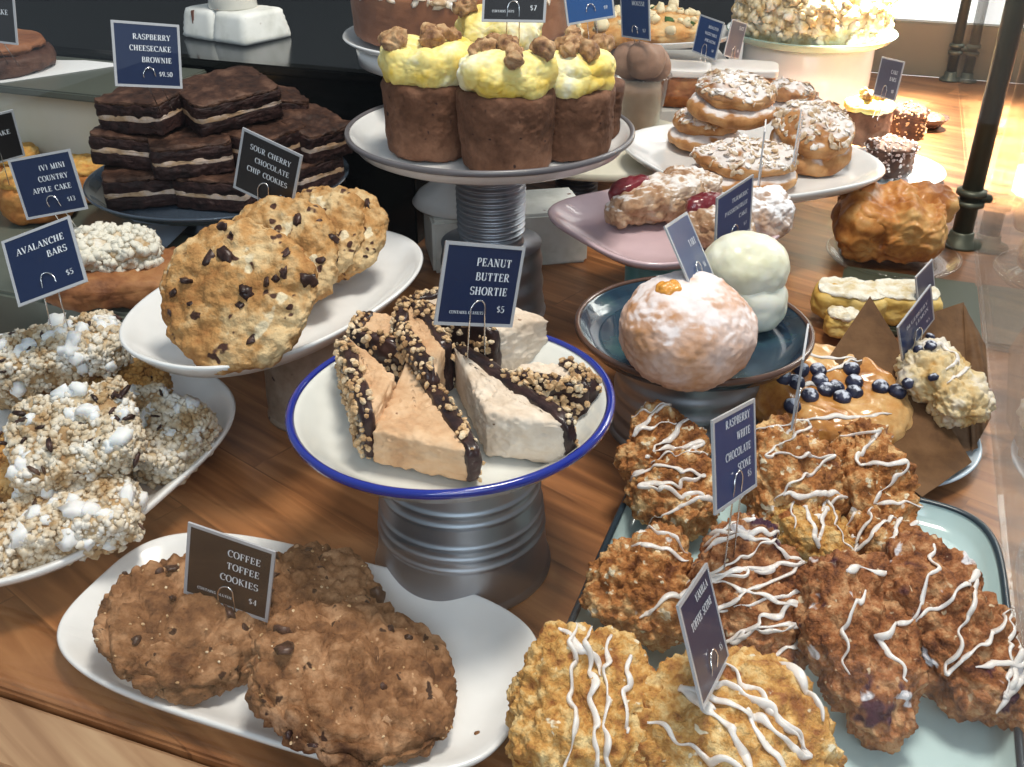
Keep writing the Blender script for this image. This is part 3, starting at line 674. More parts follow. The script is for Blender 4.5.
rice_bar('rice bar lying at the front of the plate', 101, (.100, .064, .038), 72, 520, PR, (R(10), R(-4), .28), RICE, 26, 3)
rice_bar('rice bar at the bottom left corner of the plate', 106, (.08, .07, .04), -34, 545, PR, (0, 0, .1), RICE, 10, 3, 300)
rice_bar('rice bar half hidden beneath the topmost one at the back left', 108, (.112, .078, .046), 52, 372, PR, (0, 0, .32), RICE, 4, 6, 420)
rice_bar('tilted rice bar in the centre with chocolate slivers', 102, (.100, .086, .034), 74, 436, PR + .036, (R(22), R(-8), .35), RICE, 20, 22, 700)
rice_bar('topmost rice bar at the back, holding the avalanche card', 107, (.122, .062, .040), 58, 353, PR + .043, (R(12), R(-7), .32), RICE, 24, 12, 700)

# crumble topped bar on the riser
t = thing('crumble_bar', 'brown crusted bar with a heap of white popcorn crumble, on the grey riser', 'crumble bar', (0, 0, 0), (R(4), R(3), .3))
o = lump_obj('crust', bake('brown_crust', [(.16, .055, .02), (.30, .12, .045), (.42, .2, .08)], 26, 8, .6, .5, 200), t, dims=(.145, .095, .034), kind='box', a=4, sub=5, noises=[('n', 40, .004), ('f', 100, .003)], seed=111)
q = lump_obj('crumble', RICEP, t, (-.012, .014, .024), dims=(.100, .055, .032), kind='box', a=4, sub=5, noises=[('l', 70, .006)], seed=112)
scatter('popcorn_pieces', plain('white_crumble', (.78, .74, .64), .6, bump=.3), t, [q], 340, (.003, .0065), 'puff', 113, lambda p, n: n.z > -.2, jit=.35)
rest(t, 118, 264, .08)
vs = [(0, 0, 0), (.06, -.02, .004), (.075, .045, .012), (.01, .05, .002)]
o = link('paper_sheet', mesh_from(vs + [(x, y, z + .001) for x, y, z in vs], [(3, 2, 1, 0), (4, 5, 6, 7)] + [(i, (i + 1) % 4, 4 + (i + 1) % 4, 4 + i) for i in range(4)]), FOILW, None, False)
p = W(138, 244, .081); o.location = (p.x - .02, p.y, .081); tag(o, 'pale blue paper corner beside the crumble bar', 'paper')

# mini apple cakes
def apple(label, seed, px, py, s):
    t = thing('mini_apple_cake', label, 'cake', (0, 0, 0), (0, 0, seed), 'mini country apple cakes')
    c = lump_obj('cake', bake('apple_cake_side', [(.36, .11, .025), (.52, .2, .05), (.62, .3, .09)], 24, 8, .6, .4, 200), t, dims=(s, s, s * .55), kind='disc', a=4, sub=5, noises=[('n', 40, .003), ('f', 90, .002)], seed=seed)
    q = lump_obj('crumble_top', APPLE, t, (0, 0, s * .28), dims=(s * .95, s * .95, s * .22), kind='disc', a=2.5, sub=5, noises=[('l', 90, .005), ('f', 120, .002)], seed=seed + 1)
    rest(t, px, py, .081)
apple('apple cake behind the others at the left edge', 121, 10, 168, .085)
apple('apple cake peeking out right of its price card', 122, 84, 178, .075)
apple('front apple cake half hidden by its price card', 123, 38, 192, .092)

# ------------------------------------------------------------------ cupcakes
def cupcake(label, seed, x, y, s=.108, h=.080, walnuts=7, fr=True):
    t = thing('carrot_cupcake', label, 'cupcake', (CU.x + x, CU.y + y + .014, CUZ + .001), (0, 0, seed), 'cupcakes with yellow frosting')
    def taper(p, d): k = .93 + .09 * (p.z / h + .5); return Vector((p.x * k, p.y * k, p.z))
    lump_obj('cake', CARROT, t, (0, 0, h / 2), dims=(s, s, h), kind='disc', a=10, sub=6, noises=[('n', 30, .002), ('f', 90, .0015), ('p', 110, .0018)], seed=seed, post=taper)
    if fr:
        f = lump_obj('frosting', FROST, t, (0, 0, h + .014), dims=(s * .97, s * .97, .042), kind='disc', a=3.2, sub=6, noises=[('n', 30, .010), ('l', 45, .004), ('f', 60, .003)], seed=seed + 1)
        for i in range(walnuts):
            a = seed + i * 2.4; r_ = .018 * (i % 3 + .2)
            lump_obj('walnut', WALNUT, f, (r_ * math.cos(a), r_ * math.sin(a), h + .037 + .003 * (i % 2)), (.4 * i, .3, a), dims=(.022, .012, .009), kind='box', a=2.6, sub=4, noises=[('r', 160, .0045), ('n', 120, .004)], seed=seed + i)
    return t
cupcake('frosted cupcake at the left of the cupcake stand', 131, -.060, -.048, .103)
cupcake('frosted cupcake at the front middle of the stand', 132, .018, -.098, .098)
cupcake('frosted cupcake on the right of the stand', 133, .086, -.052, .092, .072)
cupcake('tall frosted cupcake behind the front ones', 134, .012, .030, .095, .098)
cupcake('plain brown cupcake behind the right frosted one', 135, .122, .012, .05, .062, 0, False)
o = lump_obj('cream_crumb', MALLOW, None, dims=(.013, .010, .008), kind='disc', a=2, sub=3, noises=[('l', 300, .003)], seed=2); p = W(544, 157, CUZ); o.location = (p.x, p.y, CUZ + .004)
tag(o, 'white cream crumb on the cupcake plate between two cupcakes', 'crumb')

# mousse cup
t = thing('mousse_cup', 'chocolate mousse in a clear plastic cup behind the right cupcake', 'mousse', (.196, 1.545, .087))
link('plastic_cup', lathe([(.026, 0), (.028, .001), (.045, .085), (.047, .086), (.0465, .088), (.0445, .087), (.027, .003), (.02, .002)], 64), PLASTIC, t)
lump_obj('mousse_filling', MOUSSE, t, (0, 0, .042), dims=(.080, .080, .072), kind='disc', a=5, sub=4, noises=[('n', 30, .002)], seed=141, post=lambda p, d: Vector((p.x * (.82 + 2.4 * p.z), p.y * (.82 + 2.4 * p.z), p.z)))
for i in range(3): lump_obj('mousse_swirl', MOUSSE, t, (.017 * math.cos(2.1 * i + .6), .017 * math.sin(2.1 * i + .6), .100 + .006 * i), (.2, .2, i), dims=(.056, .056, .05), kind='disc', a=2.4, sub=5, noises=[('n', 40, .006), ('r', 30, .002)], seed=142 + i)

# cake slabs with white top on the riser, flatbread
for k, (px, lab) in enumerate(((676, 'brown cake slab with thick white icing, behind the left almond buns'), (742, 'second iced cake slab, right of the first and under two price cards'))):
    t = thing('iced_cake_slab', lab, 'cake', (0, 0, 0), (0, 0, R(-12)), 'iced cake slabs')
    lump_obj('sponge', bake('orange_brown_sponge', [(.20, .06, .018), (.34, .12, .035), (.46, .2, .07)], 26, 8, .7, .6, 200), t, dims=(.105, .075, .052), kind='box', a=8, sub=5, noises=[('n', 40, .002), ('f', 90, .002)], seed=151 + k)
    lump_obj('icing', ICING, t, (0, 0, .031), dims=(.112, .082, .014), kind='box', a=7, sub=4, noises=[('n', 30, .001)], seed=153 + k)
    rest(t, px, 84, .093)
t = thing('serving_plate', 'white oval dish under the golden flatbread at the back', 'plate', (.232, 1.985, .093), (0, 0, R(15)))
plate(t, .150, .125, .012, WHITE, None, 2.2, .05, flare=.02); link('foot', lathe([(.055, 0), (.055, .048)], 48), WHITE, t); t.children[-1].location.x = .045
t = thing('flatbread', 'golden baked flatbread with green herbs at the top of the picture', 'flatbread', (.232, 1.97, .145), (0, 0, R(15)))
c = lump_obj('crust', QUICHE, t, (0, 0, .02), dims=(.275, .205, .046), kind='box', a=3, sub=6, noises=[('n', 18, .009), ('l', 40, .004), ('f', 90, .003)], seed=161)
scatter('cheese', plain('melted_cheese', (.78, .66, .42), .5, bump=.3), t, [c], 60, (.006, .014), 'puff', 162, lambda p, n: n.z > .5)
for i in range(6): scatter('herb_leaf', GREEN, t, [c], 1, (.010, .018), 'flake', 170 + i, lambda p, n: n.z > .6 and p.x > .02 and p.y < .03, 0, False, .4)

# ------------------------------------------------------------------ almond buns
def bun(label, seed, dims, px, py, zb, rot, flakes=110):
    t = thing('almond_bun', label, 'bun', (0, 0, 0), rot, 'almond buns')
    b = lump_obj('lower_half', BUN, t, (0, 0, -.012), dims=(dims[0], dims[1], dims[2] * .62), kind='disc', a=2.6, sub=5, noises=[('n', 22, .004), ('f', 60, .002)], seed=seed)
    c = lump_obj('upper_half', BUN, t, (.002, .003, dims[2] * .22), dims=(dims[0] * .93, dims[1] * .93, dims[2] * .72), kind='disc', a=2.4, sub=5, noises=[('n', 26, .007), ('f', 70, .003)], seed=seed + 1)
    scatter('flaked_almonds', FLAKE, t, [c], int(flakes * 1.3), (.003, .0072), 'flake', seed, lambda p, n: n.z > .35, .05)
    return rest(t, px, py, zb)
QF = QZ + .002
bun('almond bun underneath at the left of the white platter', 181, (.105, .10, .05), 706, 128, QF, (0, 0, .3), 80)
bun('almond bun on the right of the white platter, leaning forward', 182, (.112, .112, .062), 812, 136, QF, (R(22), R(-10), .5), 120)
bun('small almond bun behind, between the stacked bun and the yellow cake', 184, (.07, .07, .04), 792, 98, QF + .02, (0, 0, 1), 40)
bun('almond bun at the front of the white platter', 183, (.142, .10, .044), 742, 165, QF, (R(6), 0, -.1), 130)
bun('almond bun stacked on top of the left one', 185, (.118, .105, .052), 732, 97, QF + .045, (R(8), R(3), 0), 130)

# rock cakes on pink dish
def rock(label, seed, dims, px, py, zb, rot, mat=ROCK):
    t = thing('rock_cake', label, 'rock cake', (0, 0, 0), rot, 'sugared rock cakes')
    lump_obj('cake', mat, t, dims=dims, kind='box', a=2.5, sub=6, noises=[('n', 30, .009), ('l', 70, .005), ('f', 140, .0025)], seed=seed)
    return t
PF = PZ + .001
rock('long knobbly rock cake on the left of the pink dish', 191, (.118, .056, .042), 655, 200, PF, (0, R(-10), R(22))); 
t = bpy.data.objects['rock_cake']; lump_obj('raspberry_jam', JAM, t, (-.018, .024, .012), dims=(.055, .028, .026), kind='disc', a=3, sub=4, noises=[('l', 120, .003)], seed=5); rest(t, 655, 200, PF)
t = rock('rock cake in front on the pink dish, behind two price cards', 192, (.075, .06, .04), 716, 228, PF, (0, 0, .5)); lump_obj('raspberry_jam', JAM, t, (-.006, .022, .018), dims=(.05, .03, .024), kind='disc', a=3, sub=4, noises=[('l', 120, .003)], seed=6); rest(t, 718, 224, PF)
t = rock('round sugar-dusted rock cake at the right of the pink dish', 193, (.062, .062, .056), 760, 216, PF, (0, 0, 0), bake('sugar_coated_ball', [(.4, .24, .15), (.56, .44, .38), (.66, .6, .58)], 40, 8, .8, .5, 260, dust=((.78, .76, .78), .42, 40))); rest(t, 762, 213, PF)
t = rock('rock cake at the back of the pink dish', 194, (.075, .055, .04), 700, 190, PF, (0, 0, -.3)); rest(t, 690, 186, PF)

# buns on the dark blue plate
t = thing('sugar_bun', 'large round sugar-dusted bun with orange curd on the dark blue plate', 'bun', (0, 0, 0), (R(6), 0, .2))
lump_obj('bun', SUGARB, t, dims=(.116, .112, .088), kind='disc', a=2.2, sub=6, noises=[('n', 16, .004), ('f', 60, .0018), ('f', 200, .0008)], seed=201)
lump_obj('orange_curd', CURD, t, (-.020, .002, .041), dims=(.022, .018, .012), kind='disc', a=2.2, sub=4, noises=[('l', 160, .003)], seed=202)
rest(t, 688, 330, DBZ + .001)
t = thing('glazed_cake', 'smooth ivory domed cake behind the sugar bun', 'cake', (0, 0, 0), (0, R(4), 0))
lump_obj('base', DOME, t, (.004, -.004, .004), dims=(.072, .072, .060), kind='disc', a=2.6, sub=5, noises=[('n', 24, .003), ('l', 60, .002)], seed=204)
lump_obj('dome', DOME, t, (-.002, 0, .034), dims=(.080, .076, .066), kind='disc', a=2.1, sub=5, noises=[('n', 18, .0025), ('l', 50, .0015), ('f', 90, .001)], seed=203)
rest(t, 744, 281, DBZ + .001)

# ------------------------------------------------------------------ right side
t = thing('strudel', 'golden folded strudel pastry on the glass plate beside the post', 'pastry', (0, 0, 0), (R(8), 0, R(-14)))
def folds(p, d):
    w_ = math.sin(p.x * 150 + 3 * noise.noise(p * 22)) * .5 + .5
    k = .009 * (w_ ** .7) * (1 if d.z > -.3 else .4); return p + Vector((0, -k * .6 if d.y < 0 else 0, k))
lump_obj('pastry', PASTRY, t, dims=(.128, .105, .072), kind='box', a=4.5, sub=6, noises=[('n', 24, .006), ('r', 70, .004), ('f', 110, .003)], seed=211, post=folds)
lump_obj('side_flap', PASTRY, t, (.048, .028, .018), (.3, .2, .4), dims=(.06, .05, .04), kind='box', a=3, sub=5, noises=[('r', 50, .006), ('n', 40, .005)], seed=212)
lump_obj('folded_flap', PASTRY, t, (-.042, -.02, .012), (.1, .5, .1), dims=(.05, .09, .06), kind='box', a=3, sub=5, noises=[('r', 40, .005), ('n', 30, .005)], seed=213)
rest(t, 894, 220, .006)

def small_cake(name, label, seed, px, py, zb, s, h, side, top, topm, spr=None, rot=(0, 0, 0)):
    t = thing(name, label, 'cake', (0, 0, 0), rot, 'small cakes on the pale blue plate')
    c = lump_obj('cake', side, t, (0, 0, 0), dims=(s, s, h), kind='disc', a=6, sub=5, noises=[('n', 40, .002), ('f', 90, .002)], seed=seed)
    q = lump_obj('topping', topm, t, (0, 0, h * .5), dims=(s * 1.05, s * 1.05, h * .4), kind='disc', a=2.4, sub=5, noises=[('n', 50, .004), ('l', 90, .003)], seed=seed + 1)
    if spr: scatter('sprinkles', spr[0], t, [c, q], spr[1], (.0015, .0034), 'nut', seed, lambda p, n: n.z > -.2 or spr[2])
    for i in range(4 if not spr else 0): lump_obj('walnut', WALNUT, t, (.014 * math.cos(i * 2), .014 * math.sin(i * 2), h * .5 + h * .2 + .006), (.5 * i, .6, i), dims=(.022, .013, .014), kind='box', a=2.4, sub=4, noises=[('r', 120, .003)], seed=seed + i)
    return rest(t, px, py, zb)
small_cake('sprinkled_cake', 'cake coated with pale coconut sprinkles, in front of the yellow cupcake', 221, 890, 157, .008, .075, .045, CHOCOCAKE, 1, CHOCOCAKE, (COCO, 420, True))
small_cake('sprinkled_cake', 'sprinkled cake at the right, beside the small bowl', 223, 908, 122, .012, .062, .05, CHOCOCAKE, 1, CHOCOCAKE, (NUT, 300, True))
small_cake('frosted_cupcake', 'brown cupcake with yellow frosting and walnuts right of the almond buns', 225, 868, 116, .030, .078, .062, CARROT, 1, FROST)
t = thing('nut_bowl', 'small dark pointed bowl of nuts at the counter back beside the sprinkled cake', 'bowl', (0, 0, 0))
link('bowl', lathe([(.012, 0), (.018, .001), (.034, .02), (.0335, .022), (.017, .005), (.008, .004)], 48), BRRIM, t)
q = lump_obj('nut_heap', WALNUT, t, (0, 0, .018), dims=(.05, .05, .018), kind='disc', a=2, sub=4, noises=[('l', 160, .004)], seed=231)
p = W(928, 128, 0); t.location = (p.x, p.y, .0005)

def lemon(label, seed, dims, px, py, rot):
    t = thing('lemon_slice', label, 'lemon slice', (0, 0, 0), rot, 'powdered lemon slices')
    lump_obj('slice', LEMON, t, dims=dims, kind='box', a=5, sub=5, noises=[('n', 40, .003), ('f', 90, .0025)], seed=seed)
    lump_obj('powdered_top', POWD, t, (0, 0, dims[2] * .5), dims=(dims[0] * .93, dims[1] * .93, .007), kind='box', a=3, sub=5, noises=[('n', 50, .0025), ('f', 120, .0025)], seed=seed + 1)
    rest(t, px, py, .011)
lemon('powdered lemon slice at the left of the slate tray', 241, (.082, .058, .034), 850, 300, (0, 0, -.35))
lemon('powdered lemon slice on the right, behind the card', 243, (.078, .055, .034), 903, 302, (0, 0, -.15))
lemon('small lemon slice in front of the other two', 245, (.038, .03, .024), 843, 322, (0, 0, -.2))

# danish
t = thing('blueberry_danish', 'round glazed danish with blueberries and white icing', 'pastry', (0, 0, 0), (R(12), R(5), 0))
def dip(p, d):
    r_ = math.hypot(p.x, p.y) / .072
    return Vector((p.x, p.y, p.z - (.010 * max(0, 1 - (r_ / .75) ** 2) if d.z > 0 else 0)))
c = lump_obj('pastry', DANISH, t, dims=(.156, .140, .050), kind='disc', a=2.5, sub=6, noises=[('n', 22, .004), ('r', 20, .002), ('l', 50, .003), ('f', 90, .0016)], seed=251, post=dip)
rnd = random.Random(4); P, T = surf([c]); bv = BVHTree.FromPolygons(P, T)
spots_ = [(-.03, .012), (-.012, .016), (.022, .022), (-.038, -.006), (-.008, -.006), (.002, -.002), (.018, -.008), (.004, -.018), (-.026, -.018), (.042, -.004), (-.05, -.004), (-.012, .004), (.020, .004), (.056, -.010), (-.046, -.035)]
for x, y in spots_:
    h = bv.ray_cast(Vector((x, y, 1)), Vector((0, 0, -1)))
    if h[0]: lump_obj('blueberry', BERRY, t, h[0] + Vector((0, 0, .002)), (0, 0, x * 90), dims=(.0165, .016, .013), kind='disc', a=2, sub=3, noises=[('n', 250, .0008)], seed=int(1e4 * (x + .1)))
drizzle('icing', ICING, t, [c], [[(-.06, .02), (-.02, .038), (.03, .036)], [(-.005, .016), (.02, .032), (.034, .034)], [(-.045, -.01), (-.02, .0), (.0, -.004)], [(-.04, -.052), (.01, -.046), (.045, -.038)]], .0022, 3, .003)
rest(t, 828, 398, .010)

# brown paper cone with blueberry scone
def sheet(name, corners, mat, parent, nx=24, bend=.006, seed=0, th=.0008):
    A, B, C_, D = [Vector(c) for c in corners]; vs = []; fs = []
    nn = (B - A).cross(D - A).normalized()
    for lay in (0, 1):
        for j in range(nx + 1):
            for i in range(nx + 1):
                u, v = i / nx, j / nx
                p = A * (1 - u) * (1 - v) + B * u * (1 - v) + C_ * u * v + D * (1 - u) * v
                p = p + nn * (bend * math.sin(math.pi * u) * math.sin(math.pi * v) + .002 * noise.noise(Vector((u * 4, v * 4, seed))) - th * lay); vs.append(p)
    m = (nx + 1)
    for lay in (0, 1):
        b = lay * m * m
        for j in range(nx):
            for i in range(nx):
                f = (b + j * m + i, b + j * m + i + 1, b + (j + 1) * m + i + 1, b + (j + 1) * m + i); fs.append(f if lay == 0 else f[::-1])
    return link(name, mesh_from(vs, fs), mat, parent)
t = thing('paper_wrapper', 'folded brown baking paper open like a pocket around a scone', 'paper')
sheet('front_flap', [W(870, 296, .105), W(800, 400, .045), W(922, 497, .020), W(972, 462, .020)], KRAFT, t, seed=1, bend=-.008)
sheet('back_flap', [W(903, 322, .085), W(930, 462, .016), W(978, 448, .018), W(964, 302, .065)], KRAFT, t, seed=2, bend=-.012)
sheet('side_flap', [W(963, 303, .0655), W(972, 452, .018), W(991, 418, .030), W(986, 345, .05)], KRAFT, t, seed=3, bend=.004)

def scone(label, seed, dims, px, py, zb, rot, mat=SCONE, lines=None, kind='tri', r=.0022, name='glazed_scone', extra=None, grp='drizzled scones'):
    t = thing(name, label, 'scone', (0, 0, 0), rot, grp)
    c = lump_obj('scone', mat, t, dims=dims, kind=kind, a=2.7, sub=6, noises=[('n', 26, .011), ('l', 58, .0075), ('l', 135, .0038), ('l', 300, .0020), ('f', 220, .0030)], seed=seed)
    hx, hy = dims[0] * .46, dims[1] * .46
    ls = lines if lines is not None else [zigzag(hx, hy, 6, seed, .3)]
    drizzle('icing', ICING, t, [c], ls, r, seed, .005)
    return rest(t, px, py, zb), c
t, c = scone('small blueberry scone with powdered end inside the brown paper', 261, (.062, .096, .040), 940, 382, .030, (R(22), 0, R(28)), bake('pale_powdered_scone', [(.5, .3, .1), (.66, .52, .3), (.74, .68, .6)], 26, 9, .7, .5, 240), [[(-.01, .035), (.01, .03), (.015, .01), (-.015, 0)], [(-.02, -.01), (.02, .0)]], 'box', name='blueberry_scone', grp=None)
if 'group' in t: del t['group']
for i in range(6): scatter('blueberry', BERRY, t, [c], 1, (.005, .0065), 'puff', 262 + i, lambda p, n: n.z > .4 and p.y > -.01, .2, False, .1)

# ------------------------------------------------------------------ scones on the tray
TF = TZ + .001
scone('scone at the back left corner of the tray', 301, (.068, .066, .046), 662, 446, TF + .02, (R(22), R(-6), .2), SCONE, kind='egg')
scone('second scone from the back on the left, under the first', 302, (.074, .072, .046), 678, 493, TF, (R(24), R(-8), -.3), SCONE, kind='egg')
scone('scone at the back middle of the tray, with thick white icing', 303, (.072, .104, .050), 792, 482, TF + .008, (R(34), R(4), .1), SCONE, kind='egg')
scone('scone at the back right of the tray with a dark berry patch', 304, (.054, .112, .044), 872, 488, TF + .006, (R(36), R(6), R(8)), SCONE, kind='egg')
scone('upper scone on the left edge of the tray with few icing lines', 305, (.100, .090, .052), 638, 590, TF + .002, (R(30), R(-10), R(-30)), SCONE, [[(-.03, .03), (.0, .04), (.03, .03)], [(-.01, .02), (.03, .025)], [(.01, -.03), (.03, -.01), (.045, .01)]])
scone('centre scone, covered in icing lines, behind the toffee card', 306, (.080, .112, .052), 750, 596, TF + .002, (R(34), R(4), R(8)), SCONEB, [zigzag(.045, .05, 9, 306, .25), zigzag(.045, .04, 4, 307, -.15)], kind='egg')
scone('dark scone with a berry tip pointing to the front of the tray', 307, (.068, .124, .048), 862, 645, TF, (R(-34), 0, R(188)), SCONEB, [[(-.03, -.01), (.0, .0), (-.01, .03)], [(.0, -.03), (.02, -.01), (.025, .02)], [(-.02, -.04), (.01, -.045)]], kind='egg')
scone('scone at the right edge of the tray, its iced end toward the rim', 308, (.074, .134, .050), 950, 632, TF, (R(-32), R(6), R(212)), SCONEB, [zigzag(.042, .05, 6, 308, .3), [(-.03, .02), (.03, .05)], [(-.03, .04), (.02, .02)]], kind='egg')
scone('yellow golden scone at the front left corner of the tray', 309, (.090, .108, .056), 588, 716, TF + .004, (R(26), R(-4), R(4)), SCONEY, kind='disc', lines= [[(.0, .055), (-.008, .0), (-.02, -.05)], [(.008, .055), (.004, .0), (.0, -.05)], [(.02, .045), (.012, .0), (.006, -.05)], [(-.01, .05), (.015, .02)], [(.03, .03), (.02, -.02)]], r=.0024)
scone('golden scone at the front of the tray, holding the toffee card', 310, (.118, .110, .054), 732, 750, TF + .004, (R(20), R(6), R(-14)), SCONEY, kind='disc', lines= [[(-.03, .03), (.0, .02), (.04, .0)], [(.0, .01), (.03, -.02), (.05, -.03)], [(.02, .05), (.045, .02)], zigzag(.045, .03, 4, 310, -.5)], r=.0028)
scone('scone tucked behind the centre one', 311, (.075, .08, .045), 818, 545, TF, (R(15), 0, 1.2), SCONEY)
scone('scone tucked between the two back right scones', 312, (.06, .07, .04), 885, 548, TF, (R(12), 0, .6), SCONE)

# ------------------------------------------------------------------ price cards
TH, TN = .19, .065
def arc(cx, cy, rx, ry, a0, a1, n=14): return [(cx + rx * math.cos(R(a0 + (a1 - a0) * i / n)), cy + ry * math.sin(R(a0 + (a1 - a0) * i / n))) for i in range(n + 1)]
def SF(*xy): return [('t', [(x - .13, y), (x + .13, y)]) for x, y in xy]
GL = {
 'A': (.78, [('t', [(.06, 0), (.38, 1)]), ('T', [(.38, 1), (.70, 0)]), ('t', [(.18, .34), (.58, .34)])] + SF((.06, .03), (.70, .03))),
 'B': (.66, [('T', [(.14, 0), (.14, 1)]), ('c', arc(.26, .76, .26, .24, 90, -90)), ('c', arc(.28, .26, .32, .26, 90, -90)), ('t', [(.02, .03), (.3, .03)]), ('t', [(.02, .97), (.3, .97)]), ('t', [(.14, .52), (.3, .52)])]),
 'C': (.68, [('c', arc(.40, .5, .34, .5, 50, 310)), ('T', [(.62, .74), (.62, .96)])]),
 'D': (.74, [('T', [(.14, 0), (.14, 1)]), ('c', arc(.26, .5, .42, .5, 90, -90)), ('t', [(.02, .03), (.3, .03)]), ('t', [(.02, .97), (.3, .97)])]),
 'E': (.62, [('T', [(.14, 0), (.14, 1)]), ('t', [(.02, .03), (.56, .03)]), ('t', [(.02, .97), (.54, .97)]), ('t', [(.14, .5), (.42, .5)]), ('t', [(.56, 0), (.56, .24)]), ('t', [(.54, .76), (.54, 1)]), ('t', [(.42, .38), (.42, .62)])]),
 'F': (.58, [('T', [(.14, 0), (.14, 1)]), ('t', [(.02, .03), (.28, .03)]), ('t', [(.02, .97), (.54, .97)]), ('t', [(.14, .5), (.42, .5)]), ('t', [(.54, .76), (.54, 1)]), ('t', [(.42, .38), (.42, .62)])]),
 'G': (.74, [('c', arc(.40, .5, .34, .5, 50, 320)), ('T', [(.62, .05), (.62, .42)]), ('t', [(.48, .42), (.74, .42)])]),
 'H': (.80, [('T', [(.14, 0), (.14, 1)]), ('T', [(.62, 0), (.62, 1)]), ('t', [(.14, .5), (.62, .5)])] + SF((.14, .03), (.62, .03), (.14, .97), (.62, .97))),
 'I': (.34, [('T', [(.15, 0), (.15, 1)])] + SF((.15, .03), (.15, .97))),
 'K': (.76, [('T', [(.14, 0), (.14, 1)]), ('t', [(.14, .42), (.58, 1)]), ('T', [(.28, .58), (.66, 0)])] + SF((.14, .03), (.14, .97), (.6, .97), (.66, .03))),
 'L': (.62, [('T', [(.14, 0), (.14, 1)]), ('t', [(.02, .03), (.56, .03)]), ('t', [(.56, 0), (.56, .3)])] + SF((.14, .97))),
 'M': (.94, [('t', [(.12, 0), (.12, 1)]), ('T', [(.12, 1), (.44, 0)]), ('t', [(.44, 0), (.76, 1)]), ('T', [(.76, 0), (.76, 1)])] + SF((.12, .03), (.76, .03))),
 'N': (.80, [('t', [(.12, 0), (.12, 1)]), ('T', [(.12, 1), (.64, 0)]), ('t', [(.64, 0), (.64, 1)])] + SF((.12, .03), (.12, .97), (.64, .97))),
 'O': (.76, [('c', arc(.38, .5, .34, .5, 0, 360, 24))]),
 'P': (.62, [('T', [(.14, 0), (.14, 1)]), ('c', arc(.26, .72, .28, .28, 90, -90)), ('t', [(.02, .03), (.28, .03)]), ('t', [(.02, .97), (.3, .97)]), ('t', [(.14, .45), (.28, .45)])]),
 'R': (.72, [('T', [(.14, 0), (.14, 1)]), ('c', arc(.26, .74, .28, .26, 90, -90)), ('t', [(.02, .97), (.3, .97)]), ('t', [(.14, .48), (.28, .48)]), ('T', [(.34, .48), (.62, 0)])] + SF((.14, .03), (.64, .03))),
 'S': (.58, [('c', arc(.29, .74, .22, .24, 40, 260)), ('c', arc(.29, .26, .24, .26, 85, -145)), ('t', [(.06, .02), (.06, .26)]), ('t', [(.50, .76), (.50, .98)])]),
 'T': (.68, [('T', [(.33, 0), (.33, 1)]), ('t', [(.04, .97), (.62, .97)]), ('t', [(.05, .74), (.05, 1)]), ('t', [(.61, .74), (.61, 1)])] + SF((.33, .03))),
 'U': (.76, [('T', [(.14, 1), (.14, .3)]), ('c', arc(.38, .3, .24, .28, 180, 360)), ('t', [(.62, .3), (.62, 1)])] + SF((.14, .97), (.62, .97))),
 'V': (.76, [('T', [(.06, 1), (.38, 0)]), ('t', [(.38, 0), (.70, 1)])] + SF((.08, .97), (.68, .97))),
 'W': (1.04, [('T', [(.06, 1), (.30, 0)]), ('t', [(.30, 0), (.50, 1)]), ('T', [(.50, 1), (.74, 0)]), ('t', [(.74, 0), (.96, 1)])] + SF((.08, .97), (.94, .97))),
 'Y': (.72, [('T', [(.06, 1), (.34, .46)]), ('t', [(.34, .46), (.64, 1)]), ('T', [(.34, .5), (.34, 0)])] + SF((.08, .97), (.62, .97), (.34, .03))),
 '(': (.3, [('c', arc(.34, .5, .26, .6, 130, 230))]), ')': (.3, [('c', arc(-.04, .5, .26, .6, 50, -50))]),
 '$': (.56, [('c', arc(.27, .70, .20, .20, 40, 265)), ('c', arc(.27, .30, .20, .20, 85, -140)), ('t', [(.27, -.06), (.27, 1.06)])]),
 '0': (.58, [('c', arc(.28, .5, .24, .5, 0, 360, 20))]),
 '1': (.4, [('T', [(.2, 0), (.2, 1)]), ('t', [(.06, .84), (.2, 1)])] + SF((.2, .03))),
 '3': (.56, [('c', arc(.25, .75, .21, .25, 140, -90)), ('c', arc(.25, .27, .24, .27, 90, -140))]),
 '4': (.58, [('T', [(.4, 0), (.4, 1)]), ('t', [(.4, 1), (.04, .3)]), ('t', [(.04, .3), (.54, .3)])]),
 '5': (.56, [('t', [(.1, .96), (.48, .96)]), ('t', [(.1, .96), (.1, .54)]), ('c', arc(.24, .30, .24, .30, 120, -140))]),
 '6': (.56, [('c', arc(.27, .3, .22, .3, 0, 360, 18)), ('T', [(.1, .35), (.3, 1)])]),
 '8': (.56, [('c', arc(.27, .76, .19, .24, 0, 360, 18)), ('c', arc(.27, .27, .23, .27, 0, 360, 18))]),
 '7': (.54, [('t', [(.06, .95), (.5, .95)]), ('T', [(.5, .95), (.2, 0)])]),
 '9': (.56, [('c', arc(.27, .7, .22, .3, 0, 360, 18)), ('T', [(.47, .7), (.3, 0)])]),
 '.': (.24, [('T', [(.1, 0), (.1, .16)])]), ' ': (.42, []),
}
